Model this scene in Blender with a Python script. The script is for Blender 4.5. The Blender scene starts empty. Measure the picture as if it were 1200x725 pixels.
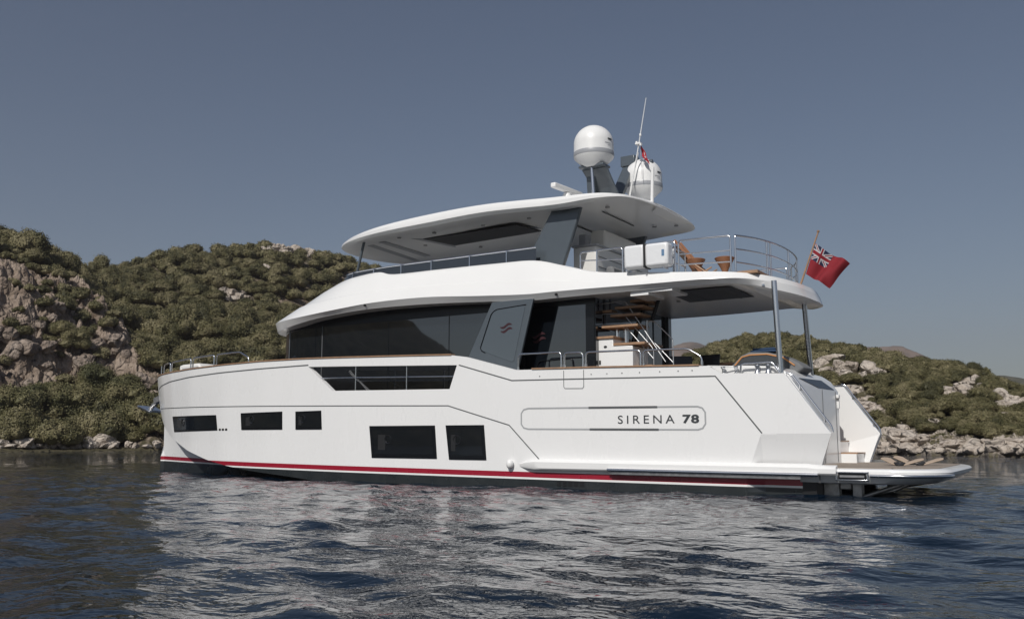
import bpy, bmesh, math, random
import numpy as np
from mathutils import Vector, Matrix

random.seed(7)
RNG = np.random.default_rng(7)
SC = bpy.context.scene
COL = SC.collection
R = math.radians

# ------------------------------------------------------------------ camera
# world axes: x runs from the stern to the bow, y to port, z up, the sea at z = 0 (metres)
CAM = Vector((-4.429, 20.529, 1.085))
PSI, PITCH = R(32.15), R(7.97)
c_right = Vector((-math.cos(PSI), -math.sin(PSI), 0))
c_head = Vector((math.sin(PSI), -math.cos(PSI), 0))
c_fwd = c_head * math.cos(PITCH) + Vector((0, 0, math.sin(PITCH)))
c_up = Vector((0, 0, 1)) * math.cos(PITCH) - c_head * math.sin(PITCH)
cam_d = bpy.data.cameras.new('camera')
cam = bpy.data.objects.new('camera', cam_d)
COL.objects.link(cam)
m = Matrix.Identity(4)
for i in range(3):
    m[i][0], m[i][1], m[i][2], m[i][3] = c_right[i], c_up[i], -c_fwd[i], CAM[i]
cam.matrix_world = m
cam_d.sensor_width = 36
cam_d.lens = 36 * 1075 / 1200
cam_d.clip_start, cam_d.clip_end = 0.2, 12000
SC.camera = cam

# ------------------------------------------------------------------ sky, sun, exposure
SUN_EL, SUN_AZ = R(41), R(-8)          # azimuth measured from +y towards +x
w = bpy.data.worlds.new('World')
SC.world = w
w.use_nodes = True
nt = w.node_tree
bg = nt.nodes['Background']
sky = nt.nodes.new('ShaderNodeTexSky')
sky.sky_type = 'NISHITA'
sky.sun_disc = False
sky.sun_elevation = SUN_EL
sky.sun_rotation = SUN_AZ
sky.air_density, sky.dust_density, sky.ozone_density = 1.0, 1.0, 2.0
hs = nt.nodes.new('ShaderNodeHueSaturation')
hs.inputs['Saturation'].default_value = 0.9
hs.inputs['Value'].default_value = 0.85
nt.links.new(sky.outputs[0], hs.inputs['Color'])
nt.links.new(hs.outputs[0], bg.inputs['Color'])
bg.inputs['Strength'].default_value = 0.062

sd = bpy.data.lights.new('sun', 'SUN')
sd.energy = 3.6
sd.angle = R(0.53)
sd.color = (1.0, 0.965, 0.915)
sun = bpy.data.objects.new('sun', sd)
COL.objects.link(sun)
to_sun = Vector((math.sin(SUN_AZ) * math.cos(SUN_EL), math.cos(SUN_AZ) * math.cos(SUN_EL), math.sin(SUN_EL)))
sun.rotation_euler = to_sun.to_track_quat('Z', 'Y').to_euler()
SC.view_settings.view_transform = 'Standard'
SC.view_settings.look = 'None'
SC.view_settings.exposure = 0.0
SC.view_settings.gamma = 1.0
SC.view_settings.use_curve_mapping = False

# ------------------------------------------------------------------ helpers
def link(o, parent=None):
    COL.objects.link(o)
    if parent:
        o.parent = parent
    return o

def tag(o, label=None, cat=None, group=None, kind=None):
    if label: o['label'] = label
    if cat: o['category'] = cat
    if group: o['group'] = group
    if kind: o['kind'] = kind
    return o

def thing(name, label, cat, group=None, loc=(0, 0, 0)):
    o = bpy.data.objects.new(name, None)
    o.empty_display_size = 0.2
    link(o)
    o.location = loc
    return tag(o, label, cat, group)

def interp(x, xs, ys):
    return float(np.interp(x, xs, ys))

class MB:
    """collects polygons; build() links them as ONE mesh object"""
    def __init__(self):
        self.v, self.f, self.mi = [], [], []
    def add(self, vs, fs, mi=0):
        o = len(self.v)
        self.v += [tuple(p) for p in vs]
        self.f += [tuple(i + o for i in f) for f in fs]
        self.mi += [mi] * len(fs)
        return self
    def box(self, a, b, mi=0):
        (x0, y0, z0), (x1, y1, z1) = a, b
        x0, x1 = sorted((x0, x1)); y0, y1 = sorted((y0, y1)); z0, z1 = sorted((z0, z1))
        v = [(x0, y0, z0), (x1, y0, z0), (x1, y1, z0), (x0, y1, z0), (x0, y0, z1), (x1, y0, z1), (x1, y1, z1), (x0, y1, z1)]
        return self.add(v, [(0, 3, 2, 1), (4, 5, 6, 7), (0, 1, 5, 4), (1, 2, 6, 5), (2, 3, 7, 6), (3, 0, 4, 7)], mi)
    def obox(self, c, ax, ay, az, mi=0):
        c, ax, ay, az = Vector(c), Vector(ax), Vector(ay), Vector(az)
        v = [c + ax * i + ay * j + az * k for k in (-1, 1) for j in (-1, 1) for i in (-1, 1)]
        return self.add(v, [(0, 2, 3, 1), (4, 5, 7, 6), (0, 1, 5, 4), (1, 3, 7, 5), (3, 2, 6, 7), (2, 0, 4, 6)], mi)
    def prism(self, pts, off, mi=0):
        """polygon of 3-D points, extruded by the vector off"""
        n = len(pts); off = Vector(off)
        v = [Vector(p) for p in pts] + [Vector(p) + off for p in pts]
        f = [tuple(range(n - 1, -1, -1)), tuple(range(n, 2 * n))]
        f += [(i, (i + 1) % n, n + (i + 1) % n, n + i) for i in range(n)]
        return self.add(v, f, mi)
    def tube(self, pts, r, n=8, closed=False, mi=0, r_end=None):
        P = [Vector(p) for p in pts]
        k = len(P)
        rings, prev = [], None
        for i in range(k):
            if closed:
                t = (P[(i + 1) % k] - P[i - 1]).normalized()
            else:
                t = (P[min(i + 1, k - 1)] - P[max(i - 1, 0)]).normalized()
            if prev is None:
                a = t.orthogonal().normalized()
            else:
                a = (prev - t * prev.dot(t)).normalized()
            prev = a
            b = t.cross(a)
            rr = r if r_end is None else r + (r_end - r) * i / (k - 1)
            rings.append([P[i] + (a * math.cos(2 * math.pi * j / n) + b * math.sin(2 * math.pi * j / n)) * rr for j in range(n)])
        v = [p for ring in rings for p in ring]
        f = []
        for i in range(k if closed else k - 1):
            i2 = (i + 1) % k
            for j in range(n):
                f.append((i * n + j, i * n + (j + 1) % n, i2 * n + (j + 1) % n, i2 * n + j))
        if not closed:
            f.append(tuple(range(n - 1, -1, -1)))
            f.append(tuple((k - 1) * n + j for j in range(n)))
        return self.add(v, f, mi)
    def lathe(self, c, prof, n=32, mi=0):
        """prof: (radius, height) from bottom to top about a vertical axis through c"""
        c = Vector(c)
        v, f = [], []
        for r, h in prof:
            for j in range(n):
                a = 2 * math.pi * j / n
                v.append(c + Vector((r * math.cos(a), r * math.sin(a), h)))
        k = len(prof)
        for i in range(k - 1):
            for j in range(n):
                f.append((i * n + j, i * n + (j + 1) % n, (i + 1) * n + (j + 1) % n, (i + 1) * n + j))
        f.append(tuple(range(n - 1, -1, -1)))
        f.append(tuple((k - 1) * n + j for j in range(n)))
        return self.add(v, f, mi)
    def grid(self, rows, mi=0, flip=False):
        n = len(rows[0])
        v = [p for r in rows for p in r]
        f = []
        for i in range(len(rows) - 1):
            for j in range(n - 1):
                q = (i * n + j, i * n + j + 1, (i + 1) * n + j + 1, (i + 1) * n + j)
                f.append(q[::-1] if flip else q)
        return self.add(v, f, mi)
    def build(self, name, mats, parent=None, smooth=None, bevel=0, fix=True, segs=2):
        me = bpy.data.meshes.new(name)
        me.from_pydata(self.v, [], self.f)
        if not isinstance(mats, (list, tuple)):
            mats = [mats]
        for mt in mats:
            me.materials.append(mt)
        if len(mats) > 1:
            me.polygons.foreach_set('material_index', self.mi)
        if fix:
            bm = bmesh.new(); bm.from_mesh(me)
            bmesh.ops.remove_doubles(bm, verts=bm.verts, dist=1e-5)
            bmesh.ops.dissolve_degenerate(bm, edges=bm.edges, dist=1e-6)
            bmesh.ops.recalc_face_normals(bm, faces=bm.faces)
            bm.to_mesh(me); bm.free()
        o = bpy.data.objects.new(name, me)
        link(o, parent)
        if bevel:
            b = o.modifiers.new('bevel', 'BEVEL')
            b.width, b.segments, b.limit_method, b.angle_limit = bevel, segs, 'ANGLE', R(35)
            b.harden_normals = False
            me.polygons.foreach_set('use_smooth', [True] * len(me.polygons))
            me.set_sharp_from_angle(angle=R(50))
        elif smooth is not None:
            me.polygons.foreach_set('use_smooth', [True] * len(me.polygons))
            me.set_sharp_from_angle(angle=R(smooth))
        return o

def catmull(P, sub=6):
    P = [np.array(p, float) for p in P]
    Q = [2 * P[0] - P[1]] + P + [2 * P[-1] - P[-2]]
    out = []
    for i in range(1, len(Q) - 2):
        p0, p1, p2, p3 = Q[i - 1:i + 3]
        for s in range(sub):
            t = s / sub
            out.append(0.5 * (2 * p1 + (p2 - p0) * t + (2 * p0 - 5 * p1 + 4 * p2 - p3) * t * t + (3 * p1 - p0 - 3 * p2 + p3) * t ** 3))
    out.append(P[-1])
    return out

def round_path(pts, r=0.05, n=4):
    """polyline with its inner corners rounded"""
    P = [Vector(p) for p in pts]
    out = [P[0]]
    for i in range(1, len(P) - 1):
        a, b, c = P[i - 1], P[i], P[i + 1]
        d1, d2 = (a - b), (c - b)
        k = min(r, d1.length * 0.45, d2.length * 0.45)
        p, q = b + d1.normalized() * k, b + d2.normalized() * k
        for s in range(n + 1):
            t = s / n
            out.append(p * (1 - t) ** 2 + b * 2 * t * (1 - t) + q * t * t)
    out.append(P[-1])
    return out

# ------------------------------------------------------------------ materials
def mat(name, col, rough=0.5, metal=0.0, coat=0.0, var=0.0, vscale=6.0, bump=0.0, bscale=40.0, spec=0.5):
    mt = bpy.data.materials.new(name)
    mt.use_nodes = True
    t = mt.node_tree
    b = t.nodes['Principled BSDF']
    b.inputs['Base Color'].default_value = (*col, 1)
    b.inputs['Roughness'].default_value = rough
    b.inputs['Metallic'].default_value = metal
    b.inputs['Specular IOR Level'].default_value = spec
    if coat:
        b.inputs['Coat Weight'].default_value = coat
        b.inputs['Coat Roughness'].default_value = 0.04
    tc = t.nodes.new('ShaderNodeTexCoord')
    if var:
        nz = t.nodes.new('ShaderNodeTexNoise')
        nz.inputs['Scale'].default_value = vscale
        nz.inputs['Detail'].default_value = 5
        t.links.new(tc.outputs['Object'], nz.inputs['Vector'])
        mr = t.nodes.new('ShaderNodeMapRange')
        mr.inputs['From Min'].default_value, mr.inputs['From Max'].default_value = 0.3, 0.7
        mr.inputs['To Min'].default_value, mr.inputs['To Max'].default_value = 1 - var, 1 + var
        t.links.new(nz.outputs['Fac'], mr.inputs['Value'])
        mx = t.nodes.new('ShaderNodeMix'); mx.data_type = 'RGBA'; mx.blend_type = 'MULTIPLY'
        mx.inputs['Factor'].default_value = 1
        mx.inputs['A'].default_value = (*col, 1)
        t.links.new(mr.outputs[0], mx.inputs['B'])
        t.links.new(mx.outputs['Result'], b.inputs['Base Color'])
    if bump:
        nz2 = t.nodes.new('ShaderNodeTexNoise')
        nz2.inputs['Scale'].default_value = bscale
        nz2.inputs['Detail'].default_value = 4
        t.links.new(tc.outputs['Object'], nz2.inputs['Vector'])
        bp = t.nodes.new('ShaderNodeBump')
        bp.inputs['Strength'].default_value = bump
        bp.inputs['Distance'].default_value = 0.02
        t.links.new(nz2.outputs['Fac'], bp.inputs['Height'])
        t.links.new(bp.outputs[0], b.inputs['Normal'])
    return mt

M_WHITE = mat('white_gelcoat', (0.80, 0.80, 0.79), 0.28, coat=0.35, var=0.015, vscale=1.2)
M_CREAM = mat('cream_gelcoat', (0.72, 0.71, 0.68), 0.4, var=0.03)
M_GREY = mat('charcoal_paint', (0.085, 0.102, 0.118), 0.3, metal=0.1, coat=0.4, var=0.03)
M_BLACK = mat('black_paint', (0.012, 0.012, 0.013), 0.4)
M_FRAME = mat('black_frame', (0.006, 0.007, 0.009), 0.25)
M_GLASS = mat('tinted_glass', (0.006, 0.008, 0.011), 0.02, spec=0.6)
M_GLASS.node_tree.nodes['Principled BSDF'].inputs['IOR'].default_value = 2.1
M_LIGHTGLASS = mat('smoked_glass', (0.075, 0.092, 0.108), 0.03, spec=0.9)
M_STEEL = mat('polished_steel', (0.74, 0.75, 0.77), 0.2, metal=1.0)
M_SATIN = mat('satin_steel', (0.55, 0.56, 0.57), 0.42, metal=0.9)
M_DULLSTEEL = mat('dull_steel', (0.42, 0.42, 0.42), 0.42, metal=0.8, var=0.25, vscale=9)
M_TEAK = mat('teak', (0.33, 0.20, 0.12), 0.5, var=0.18, vscale=8)
M_RED = mat('red_stripe', (0.30, 0.012, 0.03), 0.3, coat=0.3)
M_GROOVE = mat('groove_grey', (0.09, 0.095, 0.10), 0.6)
M_PALEGROOVE = mat('panel_groove_shade', (0.36, 0.37, 0.38), 0.5)
M_LETTER = mat('letter_grey', (0.045, 0.05, 0.055), 0.4)
M_ANTIFOUL = mat('bottom_paint', (0.045, 0.055, 0.06), 0.6, var=0.2, vscale=3)
M_TAN = mat('tan_leather', (0.26, 0.115, 0.055), 0.55, var=0.1)
M_GREYFAB = mat('grey_upholstery', (0.16, 0.165, 0.17), 0.85, bump=0.2, bscale=80)
M_ORANGE = mat('orange_piping', (0.50, 0.22, 0.07), 0.6)
M_TOWEL = mat('blue_towel', (0.03, 0.06, 0.12), 0.95, bump=0.5, bscale=60)
M_BAND = mat('grey_band', (0.33, 0.34, 0.36), 0.4)
M_PLASTIC = mat('white_plastic', (0.80, 0.80, 0.79), 0.4, var=0.02)
M_WRAP = mat('shrink_wrap', (0.78, 0.79, 0.80), 0.2, bump=0.35, bscale=9)
M_SIGNRED = mat('sign_red', (0.038, 0.010, 0.015), 0.5)

# platform teak: narrow planks with dark caulking
def teak_deck():
    mt = mat('teak_deck', (0.33, 0.27, 0.21), 0.75)
    t = mt.node_tree; b = t.nodes['Principled BSDF']
    tc = t.nodes.new('ShaderNodeTexCoord')
    sp = t.nodes.new('ShaderNodeSeparateXYZ'); t.links.new(tc.outputs['Object'], sp.inputs[0])
    ml = t.nodes.new('ShaderNodeMath'); ml.operation = 'MULTIPLY'; ml.inputs[1].default_value = 1 / 0.055
    t.links.new(sp.outputs['Y'], ml.inputs[0])
    fr = t.nodes.new('ShaderNodeMath'); fr.operation = 'FRACT'; t.links.new(ml.outputs[0], fr.inputs[0])
    lt = t.nodes.new('ShaderNodeMath'); lt.operation = 'LESS_THAN'; lt.inputs[1].default_value = 0.1
    t.links.new(fr.outputs[0], lt.inputs[0])
    nz = t.nodes.new('ShaderNodeTexNoise'); nz.inputs['Scale'].default_value = 5; nz.inputs['Detail'].default_value = 6
    t.links.new(tc.outputs['Object'], nz.inputs['Vector'])
    cr = t.nodes.new('ShaderNodeMix'); cr.data_type = 'RGBA'
    cr.inputs['A'].default_value = (0.26, 0.215, 0.17, 1); cr.inputs['B'].default_value = (0.38, 0.31, 0.25, 1)
    t.links.new(nz.outputs['Fac'], cr.inputs['Factor'])
    mx = t.nodes.new('ShaderNodeMix'); mx.data_type = 'RGBA'
    mx.inputs['B'].default_value = (0.03, 0.03, 0.03, 1)
    t.links.new(lt.outputs[0], mx.inputs['Factor']); t.links.new(cr.outputs['Result'], mx.inputs['A'])
    t.links.new(mx.outputs['Result'], b.inputs['Base Color'])
    return mt
M_DECK = teak_deck()

# hull paint: white topsides, a thin white line and dark bottom paint under the boot stripe
BOOT0, BOOT1 = 0.168, 0.0086            # lower edge of the red stripe: z = BOOT0 + BOOT1 * x
def hull_paint():
    mt = mat('hull_paint', (0.80, 0.80, 0.79), 0.26, coat=0.35)
    t = mt.node_tree; b = t.nodes['Principled BSDF']
    tc = t.nodes.new('ShaderNodeTexCoord')
    sp = t.nodes.new('ShaderNodeSeparateXYZ'); t.links.new(tc.outputs['Object'], sp.inputs[0])
    ma = t.nodes.new('ShaderNodeMath'); ma.operation = 'MULTIPLY_ADD'
    ma.inputs[1].default_value = -BOOT1; t.links.new(sp.outputs['X'], ma.inputs[0]); t.links.new(sp.outputs['Z'], ma.inputs[2])
    lt = t.nodes.new('ShaderNodeMath'); lt.operation = 'LESS_THAN'; lt.inputs[1].default_value = BOOT0 - 0.042
    t.links.new(ma.outputs[0], lt.inputs[0])
    # faint water streaks and salt on the topsides
    mp = t.nodes.new('ShaderNodeMapping'); mp.inputs['Scale'].default_value = (0.9, 0.9, 0.4)
    t.links.new(tc.outputs['Object'], mp.inputs[0])
    nz = t.nodes.new('ShaderNodeTexNoise'); nz.inputs['Scale'].default_value = 1.6; nz.inputs['Detail'].default_value = 6
    t.links.new(mp.outputs[0], nz.inputs['Vector'])
    cr = t.nodes.new('ShaderNodeMix'); cr.data_type = 'RGBA'
    cr.inputs['A'].default_value = (0.785, 0.785, 0.78, 1); cr.inputs['B'].default_value = (0.815, 0.815, 0.81, 1)
    t.links.new(nz.outputs['Fac'], cr.inputs['Factor'])
    nz2 = t.nodes.new('ShaderNodeTexNoise'); nz2.inputs['Scale'].default_value = 2.5; nz2.inputs['Detail'].default_value = 7
    t.links.new(tc.outputs['Object'], nz2.inputs['Vector'])
    af = t.nodes.new('ShaderNodeMix'); af.data_type = 'RGBA'
    af.inputs['A'].default_value = (0.009, 0.013, 0.015, 1); af.inputs['B'].default_value = (0.036, 0.04, 0.041, 1)
    t.links.new(nz2.outputs['Fac'], af.inputs['Factor'])
    mx = t.nodes.new('ShaderNodeMix'); mx.data_type = 'RGBA'
    t.links.new(lt.outputs[0], mx.inputs['Factor']); t.links.new(cr.outputs['Result'], mx.inputs['A']); t.links.new(af.outputs['Result'], mx.inputs['B'])
    up_ = t.nodes.new('ShaderNodeMath'); up_.operation = 'GREATER_THAN'; up_.inputs[1].default_value = BOOT0; t.links.new(ma.outputs[0], up_.inputs[0])
    dn = t.nodes.new('ShaderNodeMath'); dn.operation = 'LESS_THAN'; dn.inputs[1].default_value = BOOT0 + 0.118; t.links.new(ma.outputs[0], dn.inputs[0])
    an = t.nodes.new('ShaderNodeMath'); an.operation = 'MULTIPLY'; t.links.new(up_.outputs[0], an.inputs[0]); t.links.new(dn.outputs[0], an.inputs[1])
    rs = t.nodes.new('ShaderNodeMix'); rs.data_type = 'RGBA'; rs.inputs['B'].default_value = (0.30, 0.012, 0.03, 1)
    t.links.new(an.outputs[0], rs.inputs['Factor']); t.links.new(mx.outputs['Result'], rs.inputs['A'])
    t.links.new(rs.outputs['Result'], b.inputs['Base Color'])
    rg = t.nodes.new('ShaderNodeMapRange'); rg.inputs['To Min'].default_value = 0.2; rg.inputs['To Max'].default_value = 0.36
    t.links.new(nz.outputs['Fac'], rg.inputs['Value']); t.links.new(rg.outputs[0], b.inputs['Roughness'])
    return mt
M_HULL = hull_paint()

def leaf_mat(name, a, b_, c):
    mt = mat(name, a, 0.6, spec=0.25)
    t = mt.node_tree; b = t.nodes['Principled BSDF']
    gi = t.nodes.new('ShaderNodeNewGeometry')
    nz = t.nodes.new('ShaderNodeTexNoise'); nz.inputs['Scale'].default_value = 0.42; nz.inputs['Detail'].default_value = 2
    t.links.new(gi.outputs['Position'], nz.inputs['Vector'])
    nz2 = t.nodes.new('ShaderNodeTexWhiteNoise'); nz2.noise_dimensions = '1D'
    oi = t.nodes.new('ShaderNodeObjectInfo')
    ad = t.nodes.new('ShaderNodeMath'); ad.operation = 'ADD'
    t.links.new(gi.outputs['Random Per Island'], ad.inputs[0]); t.links.new(oi.outputs['Random'], ad.inputs[1])
    t.links.new(ad.outputs[0], nz2.inputs['W'])
    av = t.nodes.new('ShaderNodeMath'); av.operation = 'MULTIPLY_ADD'; av.inputs[1].default_value = 0.35
    t.links.new(nz2.outputs['Value'], av.inputs[0])
    mr = t.nodes.new('ShaderNodeMapRange'); mr.inputs['From Min'].default_value = 0.36; mr.inputs['From Max'].default_value = 0.64; mr.inputs['To Min'].default_value = 0.02; mr.inputs['To Max'].default_value = 0.78
    t.links.new(nz.outputs['Fac'], mr.inputs['Value']); t.links.new(mr.outputs[0], av.inputs[2])
    cr = t.nodes.new('ShaderNodeValToRGB')
    e = cr.color_ramp.elements
    e[0].position, e[0].color = 0.1, (*a, 1)
    e[1].position, e[1].color = 0.95, (*c, 1)
    n = e.new(0.55); n.color = (*b_, 1)
    t.links.new(av.outputs[0], cr.inputs['Fac']); t.links.new(cr.outputs['Color'], b.inputs['Base Color'])
    return mt
M_LEAF = leaf_mat('maquis_leaves', (0.046, 0.046, 0.020), (0.116, 0.106, 0.047), (0.205, 0.180, 0.098))
M_LEAFB = leaf_mat('pine_leaves', (0.056, 0.060, 0.026), (0.110, 0.104, 0.046), (0.175, 0.155, 0.078))
M_BARK = mat('bark', (0.10, 0.075, 0.055), 0.9, var=0.3, vscale=4, bump=0.6, bscale=12)

def rock_mat(name, a, b_, c):
    mt = mat(name, a, 0.9, spec=0.15)
    t = mt.node_tree; b = t.nodes['Principled BSDF']
    gi = t.nodes.new('ShaderNodeNewGeometry')
    nz = t.nodes.new('ShaderNodeTexNoise'); nz.inputs['Scale'].default_value = 0.55; nz.inputs['Detail'].default_value = 9; nz.inputs['Roughness'].default_value = 0.65
    t.links.new(gi.outputs['Position'], nz.inputs['Vector'])
    cr = t.nodes.new('ShaderNodeValToRGB')
    e = cr.color_ramp.elements
    e[0].position, e[0].color = 0.33, (*a, 1)
    e[1].position, e[1].color = 0.72, (*c, 1)
    n = e.new(0.5); n.color = (*b_, 1)
    t.links.new(nz.outputs['Fac'], cr.inputs['Fac'])
    sx = t.nodes.new('ShaderNodeSeparateXYZ'); t.links.new(gi.outputs['Position'], sx.inputs[0])
    wm = t.nodes.new('ShaderNodeMath'); wm.operation = 'MULTIPLY_ADD'; wm.inputs[1].default_value = -0.5; t.links.new(nz.outputs['Fac'], wm.inputs[0]); t.links.new(sx.outputs['Z'], wm.inputs[2])
    wr_ = t.nodes.new('ShaderNodeMapRange'); wr_.inputs['From Min'].default_value = -0.12; wr_.inputs['From Max'].default_value = 0.05; wr_.inputs['To Min'].default_value = 0.35
    t.links.new(wm.outputs[0], wr_.inputs['Value'])
    wx_ = t.nodes.new('ShaderNodeMix'); wx_.data_type = 'RGBA'; wx_.blend_type = 'MULTIPLY'; wx_.inputs['Factor'].default_value = 1
    t.links.new(cr.outputs['Color'], wx_.inputs['A']); t.links.new(wr_.outputs[0], wx_.inputs['B'])
    t.links.new(wx_.outputs['Result'], b.inputs['Base Color'])
    vo = t.nodes.new('ShaderNodeTexVoronoi'); vo.feature = 'DISTANCE_TO_EDGE'; vo.inputs['Scale'].default_value = 1.1
    n3 = t.nodes.new('ShaderNodeTexNoise'); n3.inputs['Scale'].default_value = 1.5; n3.inputs['Detail'].default_value = 6
    t.links.new(gi.outputs['Position'], n3.inputs['Vector'])
    mm = t.nodes.new('ShaderNodeVectorMath'); mm.operation = 'MULTIPLY_ADD'; mm.inputs[1].default_value = (0.5, 0.5, 0.5)
    t.links.new(n3.outputs['Color'], mm.inputs[0]); t.links.new(gi.outputs['Position'], mm.inputs[2])
    t.links.new(mm.outputs[0], vo.inputs['Vector'])
    mr = t.nodes.new('ShaderNodeMapRange'); mr.inputs['From Max'].default_value = 0.22
    t.links.new(vo.outputs['Distance'], mr.inputs['Value'])
    n4 = t.nodes.new('ShaderNodeTexNoise'); n4.inputs['Scale'].default_value = 3.2; n4.inputs['Detail'].default_value = 8
    t.links.new(gi.outputs['Position'], n4.inputs['Vector'])
    ad = t.nodes.new('ShaderNodeMath'); ad.operation = 'MULTIPLY_ADD'; ad.inputs[1].default_value = 1.3
    t.links.new(n4.outputs['Fac'], ad.inputs[0]); t.links.new(mr.outputs[0], ad.inputs[2])
    bp = t.nodes.new('ShaderNodeBump'); bp.inputs['Strength'].default_value = 0.75; bp.inputs['Distance'].default_value = 0.30
    t.links.new(ad.outputs[0], bp.inputs['Height']); t.links.new(bp.outputs[0], b.inputs['Normal'])
    return mt
M_CLIFF = rock_mat('cliff_rock', (0.13, 0.10, 0.08), (0.26, 0.21, 0.172), (0.43, 0.36, 0.305))
M_PALEROCK = rock_mat('pale_rock', (0.30, 0.25, 0.205), (0.47, 0.41, 0.35), (0.60, 0.54, 0.475))

# ------------------------------------------------------------------ numpy noise
def vnoise(x, y, z=0.0, seed=0):
    x, y, z = np.broadcast_arrays(np.asarray(x, float), np.asarray(y, float), np.asarray(z, float))
    xi, yi, zi = np.floor(x).astype(np.int64), np.floor(y).astype(np.int64), np.floor(z).astype(np.int64)
    fx, fy, fz = x - xi, y - yi, z - zi
    fx, fy, fz = [f * f * (3 - 2 * f) for f in (fx, fy, fz)]
    def h(a, b, c):
        n = (a * 73856093) ^ (b * 19349663) ^ (c * 83492791) ^ (seed * 2654435761)
        n = (n ^ (n >> 13)) * 1274126177 & 0x7fffffff
        n = (n ^ (n >> 16)) & 0xffff
        return n / 65535.0
    r = 0
    for dx in (0, 1):
        for dy in (0, 1):
            for dz in (0, 1):
                r = r + h(xi + dx, yi + dy, zi + dz) * (fx if dx else 1 - fx) * (fy if dy else 1 - fy) * (fz if dz else 1 - fz)
    return r
def fbm(x, y, z=0.0, o=4, seed=0, gain=0.5):
    r, a, s = 0, 1.0, 0
    for i in range(o):
        r = r + a * vnoise(x * 2 ** i, y * 2 ** i, np.asarray(z) * 2 ** i, seed + i); s += a; a *= gain
    return r / s

def np_mesh(name, V, F, mats, smooth=True):
    me = bpy.data.meshes.new(name)
    V = np.asarray(V, np.float32); F = np.asarray(F, np.int32)
    k = F.shape[1]
    me.vertices.add(len(V)); me.vertices.foreach_set('co', V.ravel())
    me.loops.add(F.size); me.loops.foreach_set('vertex_index', F.ravel())
    me.polygons.add(len(F))
    me.polygons.foreach_set('loop_start', np.arange(0, F.size, k, dtype=np.int32))
    me.polygons.foreach_set('loop_total', np.full(len(F), k, np.int32))
    me.polygons.foreach_set('use_smooth', np.full(len(F), smooth))
    for mt in mats: me.materials.append(mt)
    me.update(calc_edges=True)
    me.validate()
    return me
def grid_faces(nr, nc):
    i = np.arange(nr - 1)[:, None] * nc + np.arange(nc - 1)[None, :]
    i = i.ravel()
    return np.stack([i, i + 1, i + nc + 1, i + nc], 1)

# ------------------------------------------------------------------ water
def water_mat():
    mt = bpy.data.materials.new('sea_water'); mt.use_nodes = True
    t = mt.node_tree; b = t.nodes['Principled BSDF']
    b.inputs['Base Color'].default_value = (0.002, 0.009, 0.020, 1)
    b.inputs['Roughness'].default_value = 0.03
    b.inputs['IOR'].default_value = 1.333
    b.inputs['Specular IOR Level'].default_value = 0.5
    g = t.nodes.new('ShaderNodeNewGeometry')
    bumps = None
    for sc, st, dist, rot, stretch in ((2.0, 0.6, 0.06, 0.5, 1.6), (5.5, 0.55, 0.022, -0.3, 1.4), (17.0, 0.4, 0.006, 0.2, 1.1)):
        mp = t.nodes.new('ShaderNodeMapping'); mp.inputs['Rotation'].default_value = (0, 0, rot + PSI); mp.inputs['Scale'].default_value = (1, stretch, 1)
        t.links.new(g.outputs['Position'], mp.inputs[0])
        nz = t.nodes.new('ShaderNodeTexNoise'); nz.inputs['Scale'].default_value = sc; nz.inputs['Detail'].default_value = 2; nz.inputs['Distortion'].default_value = 0.4
        t.links.new(mp.outputs[0], nz.inputs['Vector'])
        bp = t.nodes.new('ShaderNodeBump'); bp.inputs['Strength'].default_value = st; bp.inputs['Distance'].default_value = dist
        t.links.new(nz.outputs['Fac'], bp.inputs['Height'])
        if bumps: t.links.new(bumps.outputs[0], bp.inputs['Normal'])
        bumps = bp
    # beyond the modelled waves the wind ripples live in the surface normal
    ds = t.nodes.new('ShaderNodeVectorMath'); ds.operation = 'DISTANCE'; ds.inputs[1].default_value = (5, 8, 0)
    t.links.new(g.outputs['Position'], ds.inputs[0])
    mr = t.nodes.new('ShaderNodeMapRange'); mr.interpolation_type = 'SMOOTHSTEP'
    mr.inputs['From Min'].default_value, mr.inputs['From Max'].default_value, mr.inputs['To Max'].default_value = 18, 50, 0.9
    t.links.new(ds.outputs['Value'], mr.inputs['Value'])
    nf = t.nodes.new('ShaderNodeTexNoise'); nf.inputs['Scale'].default_value = 1.9; nf.inputs['Detail'].default_value = 3
    t.links.new(g.outputs['Position'], nf.inputs['Vector'])
    sb = t.nodes.new('ShaderNodeVectorMath'); sb.operation = 'SUBTRACT'; sb.inputs[1].default_value = (0.5, 0.5, 0.5)
    t.links.new(nf.outputs['Color'], sb.inputs[0])
    fl_ = t.nodes.new('ShaderNodeVectorMath'); fl_.operation = 'MULTIPLY'; fl_.inputs[1].default_value = (1, 1, 0)
    t.links.new(sb.outputs[0], fl_.inputs[0])
    sc_ = t.nodes.new('ShaderNodeVectorMath'); sc_.operation = 'SCALE'
    t.links.new(fl_.outputs[0], sc_.inputs[0]); t.links.new(mr.outputs[0], sc_.inputs['Scale'])
    ad = t.nodes.new('ShaderNodeVectorMath'); ad.operation = 'ADD'
    t.links.new(bumps.outputs[0], ad.inputs[0]); t.links.new(sc_.outputs[0], ad.inputs[1])
    no = t.nodes.new('ShaderNodeVectorMath'); no.operation = 'NORMALIZE'; t.links.new(ad.outputs[0], no.inputs[0])
    t.links.new(no.outputs[0], b.inputs['Normal'])
    return mt

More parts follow.
